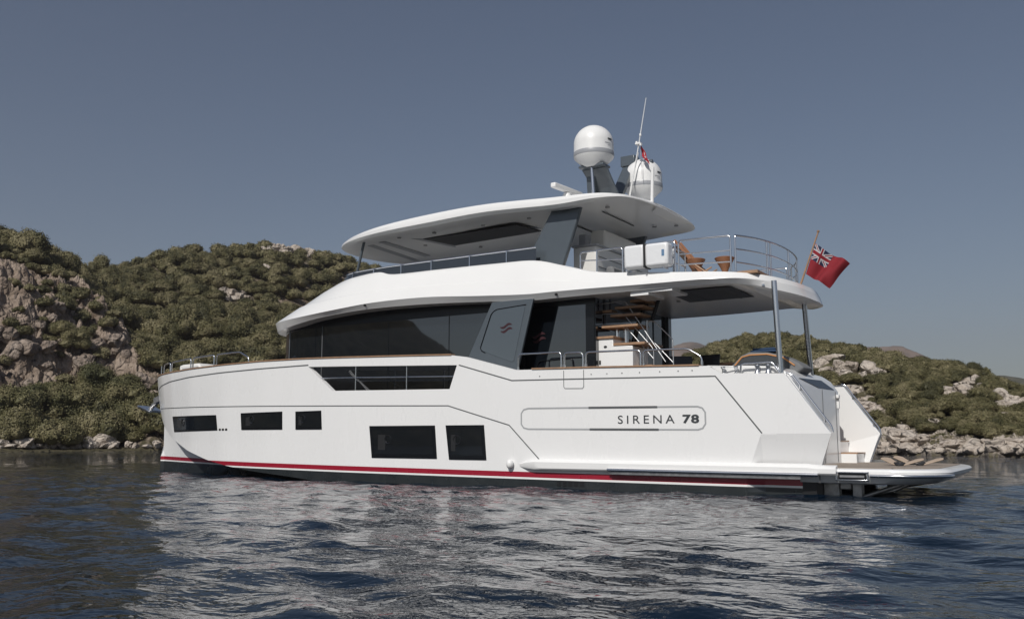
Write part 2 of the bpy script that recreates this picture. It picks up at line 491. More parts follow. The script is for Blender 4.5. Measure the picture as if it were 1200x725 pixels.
def axis(lo, hi, step, far):
    a = list(np.arange(lo, hi + step * 0.5, step))
    s, p = step, a[-1]
    while p < far:
        s *= 1.035; p += s; a.append(p)
    s, p, left = step, a[0], []
    while p > -far:
        s *= 1.035; p -= s; left.append(p)
    return np.array(left[::-1] + a)
wx = axis(-9, 20, 0.075, 4000); wy = axis(1.0, 17.5, 0.075, 4000)
X, Y = np.meshgrid(wx, wy)
stp = np.maximum(np.gradient(wx)[None, :], np.gradient(wy)[:, None])
Zw = np.zeros_like(X)
wr = np.random.default_rng(3)
for i in range(46):
    lam = 0.42 * (2.9 / 0.42) ** (i / 45)
    th = wr.normal(1.1, 0.75)
    k = 2 * math.pi / lam
    amp = 0.0036 * lam ** 0.62
    wob = 1.3 * (vnoise(X * 0.35 + i * 7, Y * 0.35, 0, 5) - 0.5) * 2
    fade = np.clip((lam / 4.5 - stp) / (lam / 9), 0, 1)
    env = 0.45 + 1.1 * vnoise(X * 0.16 + i * 3.3, Y * 0.16 - i, 0, 9)
    Zw += amp * fade * env * np.sin(k * (X * math.cos(th) + Y * math.sin(th)) + wob + wr.uniform(0, 6.28))
V = np.stack([X, Y, Zw], -1).reshape(-1, 3)
sea = bpy.data.objects.new('water', np_mesh('water', V, grid_faces(len(wy), len(wx)), [water_mat()]))
link(sea); tag(sea, kind='structure')

# ------------------------------------------------------------------ hull shape
# half breadth H(x, z) of the hull; everything on the topsides is laid on it
XT = [-0.4, 0, 2, 5, 8, 12, 15, 17, 19, 20.5, 21.5, 22.2, 22.6, 22.85, 22.95]
YT = [2.47, 2.5, 2.62, 2.75, 2.8, 2.78, 2.58, 2.34, 1.92, 1.45, 1.02, 0.62, 0.34, 0.14, 0.03]
XL = [-0.4, 0, 2, 5, 8, 12, 15, 17, 19, 20.5, 21.5, 22.1, 22.4, 22.52]
YL = [2.47, 2.5, 2.62, 2.75, 2.8, 2.77, 2.55, 2.27, 1.78, 1.24, 0.75, 0.36, 0.13, 0.03]
XC = [0, 13, 14, 15.6, 16.6, 17.9, 19.2, 20.5, 21.4, 22.1, 22.5]
ZC = [-0.06, 0.0, 0.08, 0.19, 0.29, 0.46, 0.72, 1.06, 1.4, 1.75, 2.0]
XW = [-0.4, 10, 12, 14, 16, 18, 20, 21.5, 22.2, 22.52]
YW = [2.4, 2.7, 2.58, 2.25, 1.78, 1.26, 0.70, 0.29, 0.11, 0.02]
_xf = np.linspace(-0.4, 23.0, 400)
def smooth_tab(xs, ys):
    y = np.interp(_xf, xs, ys)
    k = np.array([1, 2, 3, 4, 3, 2, 1], float); k /= k.sum()
    for _ in range(3):
        y = np.convolve(np.pad(y, 3, mode='edge'), k, 'valid')
    return y
YT_, YL_, YW_ = smooth_tab(XT, YT), smooth_tab(XL, YL), smooth_tab(XW, YW)
def stem_x(z):
    return interp(z, [-0.6, 0, 0.9, 1.5, 2.0, 2.6, 3.2], [22.45, 22.52, 22.5, 22.47, 22.55, 22.75, 22.98])
def chine_z(x): return interp(x, XC, ZC)
def H(x, z):
    t = min(max((z - 1.0) / 2.1, 0), 1)
    xa = x
    y = (1 - t) * interp(xa, _xf, YL_) + t * interp(xa, _xf, YT_)
    # close the plan on the stem
    sx = stem_x(z)
    if x > sx - 1.2:
        u = min(max((sx - x) / 1.2, 0), 1)
        y = min(y, ((1 - t) * interp(sx - 1.2, _xf, YL_) + t * interp(sx - 1.2, _xf, YT_)) * math.sqrt(max(1 - (1 - u) ** 2, 0)) ** 1.15)
    return max(y, 0.0)
def H_low(x, z):
    """below the chine: a fine entry forward, a plain side aft"""
    zc = chine_z(x)
    yw = interp(x, _xf, YW_)
    yt = H(x, zc)
    yc = yw + (yt - yw) * 0.30 * max(0, min(1, (x - 12) / 4))
    if x < 12: yc = yt * 0.995
    sx = stem_x(z)
    if x > sx - 0.02: return 0.0
    t = min(max((zc - z) / max(zc, 0.25), 0), 1.6)
    return max(yc + (yw - yc) * t, 0.0)

XS = [-0.4, 0.6, 1.85, 2.11, 4.57, 6.61, 7.98, 8.4, 9.7, 11.9, 13.4, 15.3, 18.3, 20.5, 22.0, 23.0]
ZS = [2.31, 2.34, 2.38, 2.54, 2.59, 2.62, 2.98, 3.04, 3.08, 3.14, 3.18, 3.2, 3.18, 3.15, 3.14, 3.14]
def sheer(x): return interp(x, XS, ZS)

yacht = thing('motor_yacht', 'large white three-deck motor yacht with dark windows and a red stripe above the waterline', 'yacht')

# stations, with the kinks of the sheer among them
st = sorted(set([round(v, 3) for v in np.concatenate([np.linspace(-0.4, 14, 49), np.linspace(14, 20, 31), np.linspace(20, 22.2, 23), np.linspace(22.2, 22.98, 14)])] + [0.6, 1.85, 2.11, 6.61, 7.98, 8.4]))
NV, NB = 26, 5
rows = []
for x in st:
    zs, zc = sheer(x), chine_z(x)
    row = []
    for j in range(NB + 1):
        z = -0.55 + (zc + 0.55) * j / NB
        xx = min(x, stem_x(z))
        row.append((xx, H_low(xx, z), z))
    for j in range(NV + 1):
        t = j / NV
        z = zc + (zs - zc) * t
        xx = min(x, stem_x(z))
        row.append((xx, H(xx, z), z))
    rows.append(row)
bm = bmesh.new()
n = len(rows[0])
for sgn in (1, -1):
    vs = [[bm.verts.new((p[0], p[1] * sgn, p[2])) for p in r] for r in rows]
    for i in range(len(rows) - 1):
        for j in range(n - 1):
            q = [vs[i][j], vs[i + 1][j], vs[i + 1][j + 1], vs[i][j + 1]]
            try: bm.faces.new(q if sgn > 0 else q[::-1])
            except ValueError: pass
def cut(p, q, side, lo_x=-99, hi_x=99, remove=False, port_only=False):
    """slice the hull with the plane through p and q (x, z) that runs along y"""
    d = Vector((q[0] - p[0], 0, q[1] - p[1]))
    nrm = Vector((-d.z, 0, d.x)).normalized() * side
    geom = [f for f in bm.faces if lo_x < f.calc_center_median().x < hi_x and (not port_only or f.calc_center_median().y > 0)]
    ge = set(e for f in geom for e in f.edges); gv = set(v for f in geom for v in f.verts)
    bmesh.ops.bisect_plane(bm, geom=list(geom) + list(ge) + list(gv), plane_co=(p[0], 0, p[1]), plane_no=nrm, clear_outer=remove, dist=1e-5)
cut((0.60, 2.34), (-0.22, 1.172), -1, hi_x=2.4, remove=True)
cut((-0.22, 1.172), (0.02, 0.55), -1, hi_x=1.6, remove=True)
cut((0.02, 0.55), (0.42, 0.40), 1, hi_x=1.6)
cut((0.33, 0.42), (0.33, -0.6), -1, hi_x=1.6)
for f in [f for f in bm.faces if f.calc_center_median().x < 0.33 and f.calc_center_median().z < 0.45]: bm.faces.remove(f)
# folded facet at the stern quarter
cut((0.0, 1.172), (3.0, 1.172), 1, lo_x=-1, hi_x=2.4)
cut((1.09, 1.18), (1.32, 0.56), 1, lo_x=-1, hi_x=2.4)
def facet(x, z):
    xf = 1.09 + (1.172 - z) * (0.23 / 0.62)
    return max(0.0, min(0.24 * (1.172 - z), 0.9 * (xf - x)))
for v in bm.verts:
    if v.co.x < 2.2 and v.co.z < 1.172:
        v.co.y -= math.copysign(facet(v.co.x, max(v.co.z, 0.45)), v.co.y)
# opening in the bulwark beside the saloon
OPEN = [(13.20, 2.965), (8.26, 2.80), (8.47, 2.24), (12.27, 2.30)]
for side_port in (True,):
    for a in range(4):
        cut(OPEN[a], OPEN[(a + 1) % 4], 1, lo_x=7.6, hi_x=13.9)
def inside(x, z, poly):
    s = None
    for a in range(len(poly)):
        p, q = poly[a], poly[(a + 1) % len(poly)]
        c = (q[0] - p[0]) * (z - p[1]) - (q[1] - p[1]) * (x - p[0])
        if s is None: s = c > 0
        elif (c > 0) != s: return False
    return True
for f in [f for f in bm.faces if inside(f.calc_center_median().x, f.calc_center_median().z, OPEN)]: bm.faces.remove(f)
bmesh.ops.delete(bm, geom=[v for v in bm.verts if not v.link_faces], context='VERTS')
bmesh.ops.remove_doubles(bm, verts=bm.verts, dist=1e-4)
bmesh.ops.dissolve_degenerate(bm, edges=bm.edges, dist=1e-5)
bmesh.ops.recalc_face_normals(bm, faces=bm.faces)
far = max(bm.faces, key=lambda f: f.calc_center_median().y)
if far.normal.y < 0:
    bmesh.ops.reverse_faces(bm, faces=bm.faces)
me = bpy.data.meshes.new('hull'); bm.to_mesh(me); bm.free()
me.materials.append(M_HULL)
me.polygons.foreach_set('use_smooth', [True] * len(me.polygons))
me.set_sharp_from_angle(angle=R(11))
cnt = {}
for p in me.polygons:
    for k in p.edge_keys: cnt[k] = cnt.get(k, 0) + 1
for e in me.edges:
    if cnt.get(e.key, 0) < 2: e.use_edge_sharp = True
for p in me.polygons:
    if p.center.x < 1.42: p.use_smooth = False
hull = bpy.data.objects.new('hull', me); link(hull, yacht)
so = hull.modifiers.new('shell', 'SOLIDIFY'); so.thickness = 0.13; so.offset = -1; so.use_even_offset = False

def on_hull(x, z, off=0.006, sgn=1):
    y = H(x, z) - (facet(x, z) if x < 1.4 and z < 1.172 else 0)
    return (x, (y + off) * sgn, z)

def ribbon(mb, pts, wdt, off=0.005, step=0.15, mi=0):
    """flat strip of the given width along (x, z) points on the port topsides"""
    P = [Vector((p[0], p[1])) for p in pts]
    Q = [P[0]]
    for a, b in zip(P, P[1:]):
        k = max(1, int((b - a).length / step))
        Q += [a + (b - a) * (i + 1) / k for i in range(k)]
    rows = []
    for i, q in enumerate(Q):
        d = (Q[min(i + 1, len(Q) - 1)] - Q[max(i - 1, 0)]).normalized()
        nr = Vector((-d.y, d.x)) * wdt / 2
        rows.append([on_hull(q.x + nr.x, q.y + nr.y, off), on_hull(q.x - nr.x, q.y - nr.y, off)])
    mb.grid(rows, mi)

# styling grooves
b = MB()
ribbon(b, [(22.35, 2.72), (21.65, 2.79), (20.59, 2.87), (19.14, 2.93), (17.52, 2.97), (15.36, 3.0), (13.2, 3.012)], 0.032); b.build('sheer_groove', M_GROOVE, yacht); b = MB()
ribbon(b, [(8.2, 2.80), (6.73, 2.385), (4.58, 2.36), (1.97, 2.325), (1.075, 1.18)], 0.026)
b.build('sheer_groove', M_GROOVE, yacht)
b = MB()
ribbon(b, [(22.2, 2.06), (20.96, 2.04), (18.47, 2.01), (15.29, 1.965), (11.91, 1.905), (8.51, 1.845), (6.8, 1.375), (6.02, 0.62)], 0.024)
b.build('topside_groove', M_GROOVE, yacht)

M_RING = mat('window_catch', (0.016, 0.017, 0.019), 0.2)
M_BLIND = mat('window_blind', (0.028, 0.029, 0.031), 0.12)
# hull windows: frame > pane
def hull_window(corners, inset=0.09):
    def patch(cs, off, nx=10, nz=5):
        rows = []
        for i in range(nx + 1):
            u = i / nx
            rows.append([on_hull(*[(cs[0][k] * (1 - u) + cs[1][k] * u) * (1 - v) + (cs[3][k] * (1 - u) + cs[2][k] * u) * v for k in (0, 1)], off) for v in [j / nz for j in range(nz + 1)]])
        return rows
    fr = MB(); fr.grid(patch(corners, 0.014))
    r0 = patch(corners, 0.014); edge = r0[0] + [r[-1] for r in r0[1:]] + r0[-1][::-1][1:] + [r[0] for r in r0[::-1]][1:]
    fr.grid([edge, [(p[0], p[1] - 0.02, p[2]) for p in edge]])
    o = fr.build('hull_window', M_FRAME, yacht, smooth=30)
    cx = sum(c[0] for c in corners) / 4; cz = sum(c[1] for c in corners) / 4
    hx = max(abs(c[0] - cx) for c in corners); hz = max(abs(c[1] - cz) for c in corners)
    ins = [(cx + (c[0] - cx) * (1 - inset / hx), cz + (c[1] - cz) * (1 - inset / hz)) for c in corners]
    g = MB(); g.grid(patch(ins, 0.017))
    g.build('pane', M_GLASS, o, smooth=30)
    # a round catch and a pale blind show behind the pane
    q = MB(); rx = cx + hx * 0.42; rr0 = min(0.1, hz * 0.42)
    q.tube([on_hull(rx + rr0 * math.cos(a), cz + hz * 0.15 + rr0 * math.sin(a), 0.019) for a in np.linspace(0, 6.283, 20)[:-1]], 0.014, 5, closed=True)
    q.build('window_catch', M_RING, o, smooth=50)
    q = MB(); x0, x1 = cx + hx * 0.72, cx + hx * 0.5; z0, z1 = cz - hz * 0.5, cz + hz * 0.45
    q.add([on_hull(x0, z0, 0.0185), on_hull(x1, z0, 0.0185), on_hull(x1, z1, 0.0185), on_hull(x0, z1, 0.0185)], [(0, 1, 2, 3)])
    q.build('blind', M_BLIND, o)
    return o
hull_window([(10.95, 1.385), (8.89, 1.385), (8.82, 0.60), (10.85, 0.60)], 0.10)
hull_window([(8.57, 1.385), (7.48, 1.385), (7.41, 0.585), (8.46, 0.585)], 0.10)
hull_window([(13.66, 1.79), (12.66, 1.80), (12.62, 1.31), (13.64, 1.31)], 0.05)
hull_window([(16.05, 1.785), (14.2, 1.80), (14.18, 1.315), (16.0, 1.315)], 0.05)
hull_window([(20.42, 1.765), (17.33, 1.755), (17.24, 1.31), (20.3, 1.275)], 0.05)
b = MB()
for x in (17.1, 16.93, 16.76):
    ribbon(b, [(x + 0.055, 1.33), (x - 0.055, 1.33)], 0.06, 0.006, 0.04)
b.build('drain_outlet', M_BLACK, yacht)

# name panel outline: its groove shading is painted on as flat grey strips
b = MB()
zt = lambda x: 1.745 - 0.006 * (6.3 - x); zb_ = lambda x: 1.285 - 0.008 * (6.3 - x)
loop = [(6.3, zt(6.3)), (2.36, zt(2.36)), (2.26, zt(2.3) - 0.03), (2.2, zt(2.3) - 0.12), (2.2, zb_(2.3) + 0.12), (2.26, zb_(2.3) + 0.03), (2.36, zb_(2.36)), (6.3, zb_(6.3)),
        (6.42, zb_(6.3) + 0.03), (6.48, zb_(6.3) + 0.11), (6.48, zt(6.3) - 0.11), (6.42, zt(6.3) - 0.03), (6.3, zt(6.3))]
ribbon(b, loop, 0.034, 0.005, 0.08)
b.build('name_panel_groove', M_PALEGROOVE, yacht)
b = MB()  # darker stretches of the groove's shading, laid on as dark strips
ribbon(b, [(4.79, zt(4.79)), (3.22, zt(3.22))], 0.044, 0.008, 0.1)
ribbon(b, [(4.77, zb_(4.77)), (3.2, zb_(3.2))], 0.044, 0.008, 0.1)
b.build('panel_dark_shade', M_GROOVE, yacht)

# lettering laid on the topsides
def lettering(name, text, x_left, x_right, z0, height, mat_, bold=0.0, parent=None, off=0.007, spacing=1.0, place=None):
    cu = bpy.data.curves.new('t', 'FONT'); cu.body = text; cu.space_character = spacing
    cu.offset = bold; cu.fill_mode = 'FRONT'; cu.resolution_u = 4
    o = bpy.data.objects.new('t', cu); COL.objects.link(o)
    dg = bpy.context.evaluated_depsgraph_get(); dg.update()
    tm = bpy.data.meshes.new_from_object(o.evaluated_get(dg))
    bpy.data.objects.remove(o); bpy.data.curves.remove(cu)
    co = np.array([v.co for v in tm.vertices])
    x0, x1, y0, y1 = co[:, 0].min(), co[:, 0].max(), co[:, 1].min(), co[:, 1].max()
    for v in tm.vertices:
        u = (v.co.x - x0) / (x1 - x0); s = (v.co.y - y0) / (y1 - y0)
        if place: v.co = Vector(place(u, s))
        else: v.co = Vector(on_hull(x_left + (x_right - x_left) * u, z0 + height * s, off))
    tm.name = name
    tm.materials.clear(); tm.materials.append(mat_)
    q = bpy.data.objects.new(name, tm); link(q, parent)
    return q
lettering('ship_name', 'SIRENA', 4.11, 2.85, 1.385, 0.175, M_LETTER, 0.004, yacht, spacing=1.45)
lettering('ship_name', '78', 2.68, 2.33, 1.383, 0.18, M_LETTER, 0.035, yacht, spacing=1.1)

# fender board (sponson) along the after hull, with its rub rail
b = MB(); rws = []
for x in np.linspace(6.62, -0.3, 40):
    k = min(1, (6.62 - x) / 0.45)
    y = H(max(x, -0.39), 0.5) - 0.03
    tz = 0.615 - 0.006 * (6 - x) if x > 0.2 else 0.56
    tz = 0.50 + (tz - 0.50) * k; bz = 0.47 - (0.47 - 0.40) * k
    d = 0.17 * k
    rws.append([(x, y, tz + 0.02 * k), (x, y + d * 0.75, tz - 0.01), (x, y + d, tz - 0.05 * k), (x, y + d, bz + 0.03), (x, y + d * 0.85, bz), (x, y - 0.05, bz - 0.01)])
for sgn in (1, -1):
    b = MB(); rw2 = [[(p[0], p[1] * sgn, p[2]) for p in r] for r in rws]
    b.grid(rw2); b.add(rw2[0], [tuple(range(6))]); b.add(rw2[-1], [tuple(range(6))])
    b.build('fender_board', M_WHITE, yacht, smooth=40)
b = MB()
b.tube([(x, H(x, 0.5) + 0.155, 0.425 - 0.006 * (4.3 - x)) for x in np.linspace(4.3, 0.02, 20)], 0.034, 10)
b.build('rub_rail', M_STEEL, yacht, smooth=50)
b = MB()
rws = [[(x, H(x, 0.5) + 0.146, 0.405 - 0.006 * (4.3 - x)), (x, H(x, 0.5) + 0.14, 0.335 - 0.006 * (4.3 - x)), (x, H(x, 0.5) - 0.02, 0.33 - 0.006 * (4.3 - x))] for x in np.linspace(4.25, 0.34, 20)]
b.grid(rws); b.build('rub_plate', M_DULLSTEEL, yacht, smooth=40)
b = MB(); b.lathe((6.74, H(6.74, .5) + 0.07, 0.51), [(0.02, -0.1), (0.05, -0.09), (0.075, -0.05), (0.085, 0), (0.075, 0.05), (0.05, 0.085), (0.02, 0.095)], 20)
b.build('round_fender', M_PLASTIC, yacht, smooth=60)
b = MB()
for i in range(5):
    for j in range(2):
        x = 5.58 - i * 0.14
        b.add([on_hull(x, 0.155 - j * 0.06, 0.012), on_hull(x - 0.1, 0.153 - j * 0.06, 0.012), on_hull(x - 0.1, 0.113 - j * 0.06, 0.012), on_hull(x, 0.115 - j * 0.06, 0.012)], [(0, 1, 2, 3)])
b.build('intake_grille', M_BLACK, yacht)

# teak cap rail on the bulwark
def cap(xs):
    for sgn in (1, -1):
        b = MB(); rws = []
        for x in xs:
            z = sheer(x) + 0.004
            y = H(x, z)
            rws.append([(x, (y + 0.025) * sgn, z), (x, (y + 0.025) * sgn, z + 0.03), (x, max(y - 0.15, 0) * sgn, z + 0.03), (x, max(y - 0.15, 0) * sgn, z)])
        b.grid(rws); b.add(rws[0], [(0, 1, 2, 3)]); b.add(rws[-1], [(0, 1, 2, 3)])
        b.build('cap_rail', M_TEAK, yacht, smooth=40)
cap(list(np.linspace(8.42, 21, 60)) + list(np.linspace(21.1, 22.9, 20)))
cap(np.linspace(2.3, 6.2, 25))

# decks
def deck(name, x0, x1, z, mt, inset=0.12):
    b = MB()
    xs = np.linspace(x0, x1, 40)
    up = [(x, max(H(x, z + 0.4) - inset, 0.02), z) for x in xs]
    b.grid([up, [(p[0], -p[1], p[2]) for p in up]])
    b.build(name, mt, yacht)
deck('main_deck', 0.8, 14.0, 1.72, M_DECK)
deck('foredeck', 14.0, 22.3, 2.52, M_CREAM)
b = MB(); b.box((13.96, -2.45, 1.72), (14.02, 2.45, 2.52)); b.build('deck_step', M_WHITE, yacht)

# door cut in the bulwark
b = MB()
ribbon(b, [(5.39, 2.56), (5.39, 2.2), (5.36, 2.165), (4.93, 2.155), (4.9, 2.19), (4.9, 2.56)], 0.014, 0.006, 0.05)
b.build('bulwark_gate', M_GROOVE, yacht)
b = MB()
for x in (6.0, 4.72, 4.35, 4.0, 3.6, 3.15, 2.75, 2.45):
    c = on_hull(x, 2.46, 0.004); b.lathe((c[0], c[1], c[2] - 0.012), [(0.004, 0), (0.014, 0.003), (0.014, 0.02), (0.004, 0.024)], 8)
b.build('drain_stud', M_DULLSTEEL, yacht)

# guard rails inside the bulwark opening
b = MB()
ys = lambda x: H(x, 2.6) - 0.06
b.tube([(x, ys(x), 2.655 - 0.025 * (12.9 - x)) for x in np.linspace(12.95, 8.3, 12)], 0.016)
for x in (11.5, 9.83):
    b.tube([(x, ys(x), 2.2), (x, ys(x), 2.96)], 0.017)
b.build('bulwark_rail', M_STEEL, yacht, smooth=50); b = MB()
b.tube([(11.75, ys(11.7) - .05, 2.82), (11.1, ys(11.1) - .05, 2.24)], 0.009)
b.build('rail_brace', M_GROOVE, yacht, smooth=50)

# small hand rails along the bulwark
def hoop(x0, x1, z0, z1, slope=None):
    b = MB()
    y = lambda x: H(x, 2.5) - 0.1
    if slope: pts = [(x0, y(x0), z0), (x0, y(x0), z1), (x1 + slope, y(x1), z1 - 0.01), (x1, y(x1), z1 - 0.19), (x1, y(x1), z0)]
    else: pts = [(x0, y(x0), z0), (x0, y(x0), z1), (x1, y(x1), z1 - 0.01), (x1, y(x1), z0)]
    b.tube(round_path(pts, 0.09, 5), 0.021)
    for x in (x0, x1): b.tube([(x, y(x), z0), (x, y(x), z0 + 0.09)], 0.032)
    return b.build('hand_rail', M_STEEL, yacht, smooth=50)
hoop(6.62, 5.51, 2.6, 2.99); hoop(5.43, 4.97, 2.6, 2.96); hoop(4.9, 3.62, 2.6, 2.95); hoop(3.55, 2.28, 2.56, 2.93, 0.3)
# bow rails
def bow_rail(pts):
    b = MB(); b.tube(round_path(pts, 0.08, 4), 0.02)
    b.build('bow_rail', M_STEEL, yacht, smooth=50)
by = lambda x: H(x, 3.1) - 0.12
for x0, x1, sl in ((21.75, 20.9, 0), (20.75, 19.15, 0), (19.0, 17.7, 0), (17.55, 15.9, 0.45)):
    for s in (1, -1):
        top = [(x, by(x) * s, sheer(x) + 0.36) for x in np.linspace(x0, x1 + sl, 5)]
        bow_rail([(x0, by(x0) * s, sheer(x0))] + top + ([(x1, by(x1) * s, sheer(x1) + 0.17)] if sl else []) + [(x1, by(x1) * s, sheer(x1))])
b = MB(); b.tube([(22.75, 0.1, 3.1), (22.75, 0.1, 3.55)], 0.018); b.build('bow_staff', M_STEEL, yacht, smooth=50)
# cushioned seat at the bow
b = MB(); b.prism([(20.75, 0.9, 2.6), (20.8, 0.9, 3.43), (20.65, 0.9, 3.46), (19.85, 0.9, 3.48), (19.6, 0.9, 3.2), (19.5, 0.9, 2.6)], (0, -1.8, 0))
b.build('bow_seat', M_CREAM, yacht, bevel=0.06)
b = MB(); b.prism([(20.6, 0.93, 3.26), (20.6, 0.93, 3.33), (19.85, 0.93, 3.37), (19.83, 0.93, 3.3)], (0, -0.05, 0)); b.build('seat_recess', M_BAND, yacht)

# anchor on its roller
b = MB()
b.obox((22.85, 0, 2.42), (0.24, 0, -0.07), (0, 0.11, 0), (0.02, 0, 0.10))
b.tube([(22.9, 0, 2.38), (23.2, 0, 2.22), (23.42, 0, 2.04)], 0.075, 8)
b.build('anchor_roller', M_DULLSTEEL, yacht, bevel=0.02)
b = MB()
b.prism([(23.05, -0.28, 1.93), (23.55, -0.34, 2.10), (24.02, -0.10, 2.15), (24.12, 0, 2.16), (24.02, 0.10, 2.15), (23.55, 0.34, 2.10), (23.05, 0.28, 1.93), (23.25, 0, 1.97)], (-0.02, 0, 0.075))
b.tube([(23.35, 0, 2.1), (23.1, 0, 2.3), (22.9, 0, 2.42)], 0.05)
b.build('anchor', M_STEEL, yacht, bevel=0.015)

# ------------------------------------------------------------------ stern: platform, quarter, garage
def outline(x_aft, half, r, x_fwd=0.42, n=14):
    pts = [(x_fwd, half)]
    for i in range(n + 1):
        a = math.pi / 2 * i / n
        pts.append((x_aft + r - r * math.sin(a), half - r + r * math.cos(a)))
    return pts + [(p[0], -p[1]) for p in pts[::-1]]
def slab(levels, x_fwd=0.42):
    """levels: (x_aft, half, r, z) from the bottom up"""
    b = MB(); rings = []
    for xa, hf, r, z in levels:
        rings.append([(x, y, z) for x, y in outline(xa, hf, r, x_fwd)])
    k = len(rings[0])
    for a, c in zip(rings, rings[1:]):
        b.grid([a + [a[0]], c + [c[0]]])
    b.add(rings[0], [tuple(range(k))]); b.add(rings[-1], [tuple(range(k))])
    return b
slab([(-1.70, 2.22, 0.9, 0.225), (-1.88, 2.36, 0.95, 0.25), (-2.08, 2.44, 0.95, 0.36), (-2.15, 2.47, 0.95, 0.40), (-2.17, 2.48, 0.95, 0.46), (-2.13, 2.46, 0.95, 0.505), (-2.06, 2.4, 0.92, 0.52)]).build('swim_platform', M_WHITE, yacht, smooth=35)
slab([(-1.95, 2.27, 0.85, 0.5205), (-1.95, 2.27, 0.85, 0.53)], 0.6).build('platform_teak', M_DECK, yacht)
b = MB()
pts = [(x, y * 1.0, 0.395) for x, y in outline(-2.165, 2.49, 0.95)]
pts = [p for p in pts if p[1] > 0.0 and p[0] < -0.85] 
b.tube([(-0.88, 2.495, 0.395)] + pts, 0.03, 8)
b.build('rub_rail', M_STEEL, yacht, smooth=50)
b = MB()
for a, c in (((-0.26, 2.47, 0.44), (-0.86, 2.50, 0.462)), ((-0.26, 2.47, 0.30), (-0.86, 2.50, 0.322)), ((-0.26, 2.47, 0.30), (-0.30, 2.5, 0.462)), ((-0.82, 2.47, 0.30), (-0.86, 2.5, 0.462))):
    b.box(a, c)
b.build('boarding_slot', M_STEEL, yacht, bevel=0.006)
b = MB(); b.box((-0.31, 2.46, 0.325), (-0.81, 2.484, 0.438)); b.build('slot_recess', M_FRAME, yacht)
b = MB(); b.box((-0.34, 2.485, 0.36), (-0.78, 2.494, 0.40)); b.build('slot_step', M_DULLSTEEL, yacht)
b = MB(); b.box((0.02, 2.468, 0.24), (0.035, 2.487, 0.52)); b.build('platform_joint', M_GROOVE, yacht)

b = MB()
b.box((0.12, -2.25, -0.5), (0.5, 2.35, 0.42)); b.build('transom', M_BLACK, yacht)
for s in (1, -1):
    b = MB()
    b.box((0.12, 1.85 * s, -0.4), (-0.18, 1.65 * s, 0.24)); b.box((-0.18, 1.8 * s, -0.25), (-0.78, 1.7 * s, -0.02)); b.box((-0.18, 1.8 * s, 0.1), (-0.4, 1.72 * s, 0.23))
    b.box((-0.42, 1.86 * s, -0.3), (-0.6, 1.64 * s, 0.22))
    b.build('platform_bracket', M_DULLSTEEL, yacht, bevel=0.015)
    b = MB(); b.tube([(-0.55, 1.75 * s, -0.05), (-1.3, 1.75 * s, 0.22)], 0.045); b.tube([(-0.75, 1.72 * s, 0.02), (-1.15, 1.72 * s, 0.10), (-1.4, 1.72 * s, 0.22)], 0.035)
    b.build('lifting_strut', M_DULLSTEEL, yacht, smooth=50)

# garage block between the quarters
b = MB()
prof = [(0.47, 0.50), (0.47, 2.13), (0.62, 2.36), (0.82, 2.50), (1.35, 2.54), (1.9, 2.56), (2.3, 2.56), (2.3, 1.6), (2.3, 0.5)]
b.prism([(x, 2.22, z) for x, z in prof], (0, -3.57, 0))
b.build('garage', M_WHITE, yacht, bevel=0.03)
b = MB(); b.prism([(0.576, 1.6, 2.29), (0.612, -0.35, 2.34), (0.49, -1.0, 2.156), (0.478, 0.45, 2.14)], (-0.012, 0, 0.008))
b.build('skylight', M_FRAME, yacht)
for y in (0.15, -1.05):
    b = MB(); b.box((0.462, y, 0.55), (0.47, y + 0.012, 2.12)); b.build('garage_door_seam', M_GROOVE, yacht)
b = MB(); b.box((0.43, -1.18, 1.75), (0.47, -1.25, 2.0)); b.box((0.41, -1.1, 1.98), (0.47, -1.22, 2.06)); b.build('transom_shower', M_PLASTIC, yacht, bevel=0.01)
b = MB(); b.tube(round_path([(0.45, 0.95, 0.84), (0.40, 0.95, 0.98), (0.40, 0.75, 1.0), (0.45, 0.75, 0.86)], 0.04), 0.016); b.build('grab_handle', M_STEEL, yacht, smooth=50)
# steps beside the garage, each side
for s in (-1,):
    for x0, x1, z in ((0.62, 0.14, 0.73), (0.95, 0.5, 1.0), (1.3, 0.8, 1.27), (1.7, 1.1, 1.54)):
        b = MB(); b.box((x0, 1.36 * s, 0.5), (x1 - 0.0, 2.28 * s, z)); o = b.build('stair_riser', M_WHITE, yacht)
        b = MB(); b.box((x0 + 0.005, 1.37 * s, z), (x1 - 0.02, 2.27 * s, z + 0.03)); b.build('stair_tread', M_TEAK, o)
# quarter inner face closes the thin shell
for s in (1, -1):
    b = MB(); b.prism([(0.56, 2.33 * s, 2.30), (-0.19, 2.33 * s, 1.172), (0.03, 2.18 * s, 0.53), (2.2, 2.3 * s, 0.53), (2.2, 2.36 * s, 2.3)], (0, 0.03 * s, 0))
    b.build('quarter_lining', M_WHITE, yacht)
    b = MB()
    y = 2.34 * s
    b.tube(round_path([(0.62, y, 2.36), (0.52, y, 2.33), (0.18, y, 1.84), (-0.2, y, 1.31), (-0.22, y, 1.2)], 0.05), 0.021)
    for q in ((0.36, 2.0), (-0.08, 1.38)): b.tube([(q[0], y, q[1]), (q[0], y, q[1] + 0.1)], 0.026)
    b.build('quarter_rail', M_STEEL, yacht, smooth=50)
b = MB(); b.lathe((-0.02, 2.22, 1.27), [(0.02, -0.1), (0.05, -0.08), (0.055, 0.06), (0.03, 0.09)], 14); b.build('stern_light', M_PLASTIC, yacht, smooth=50)

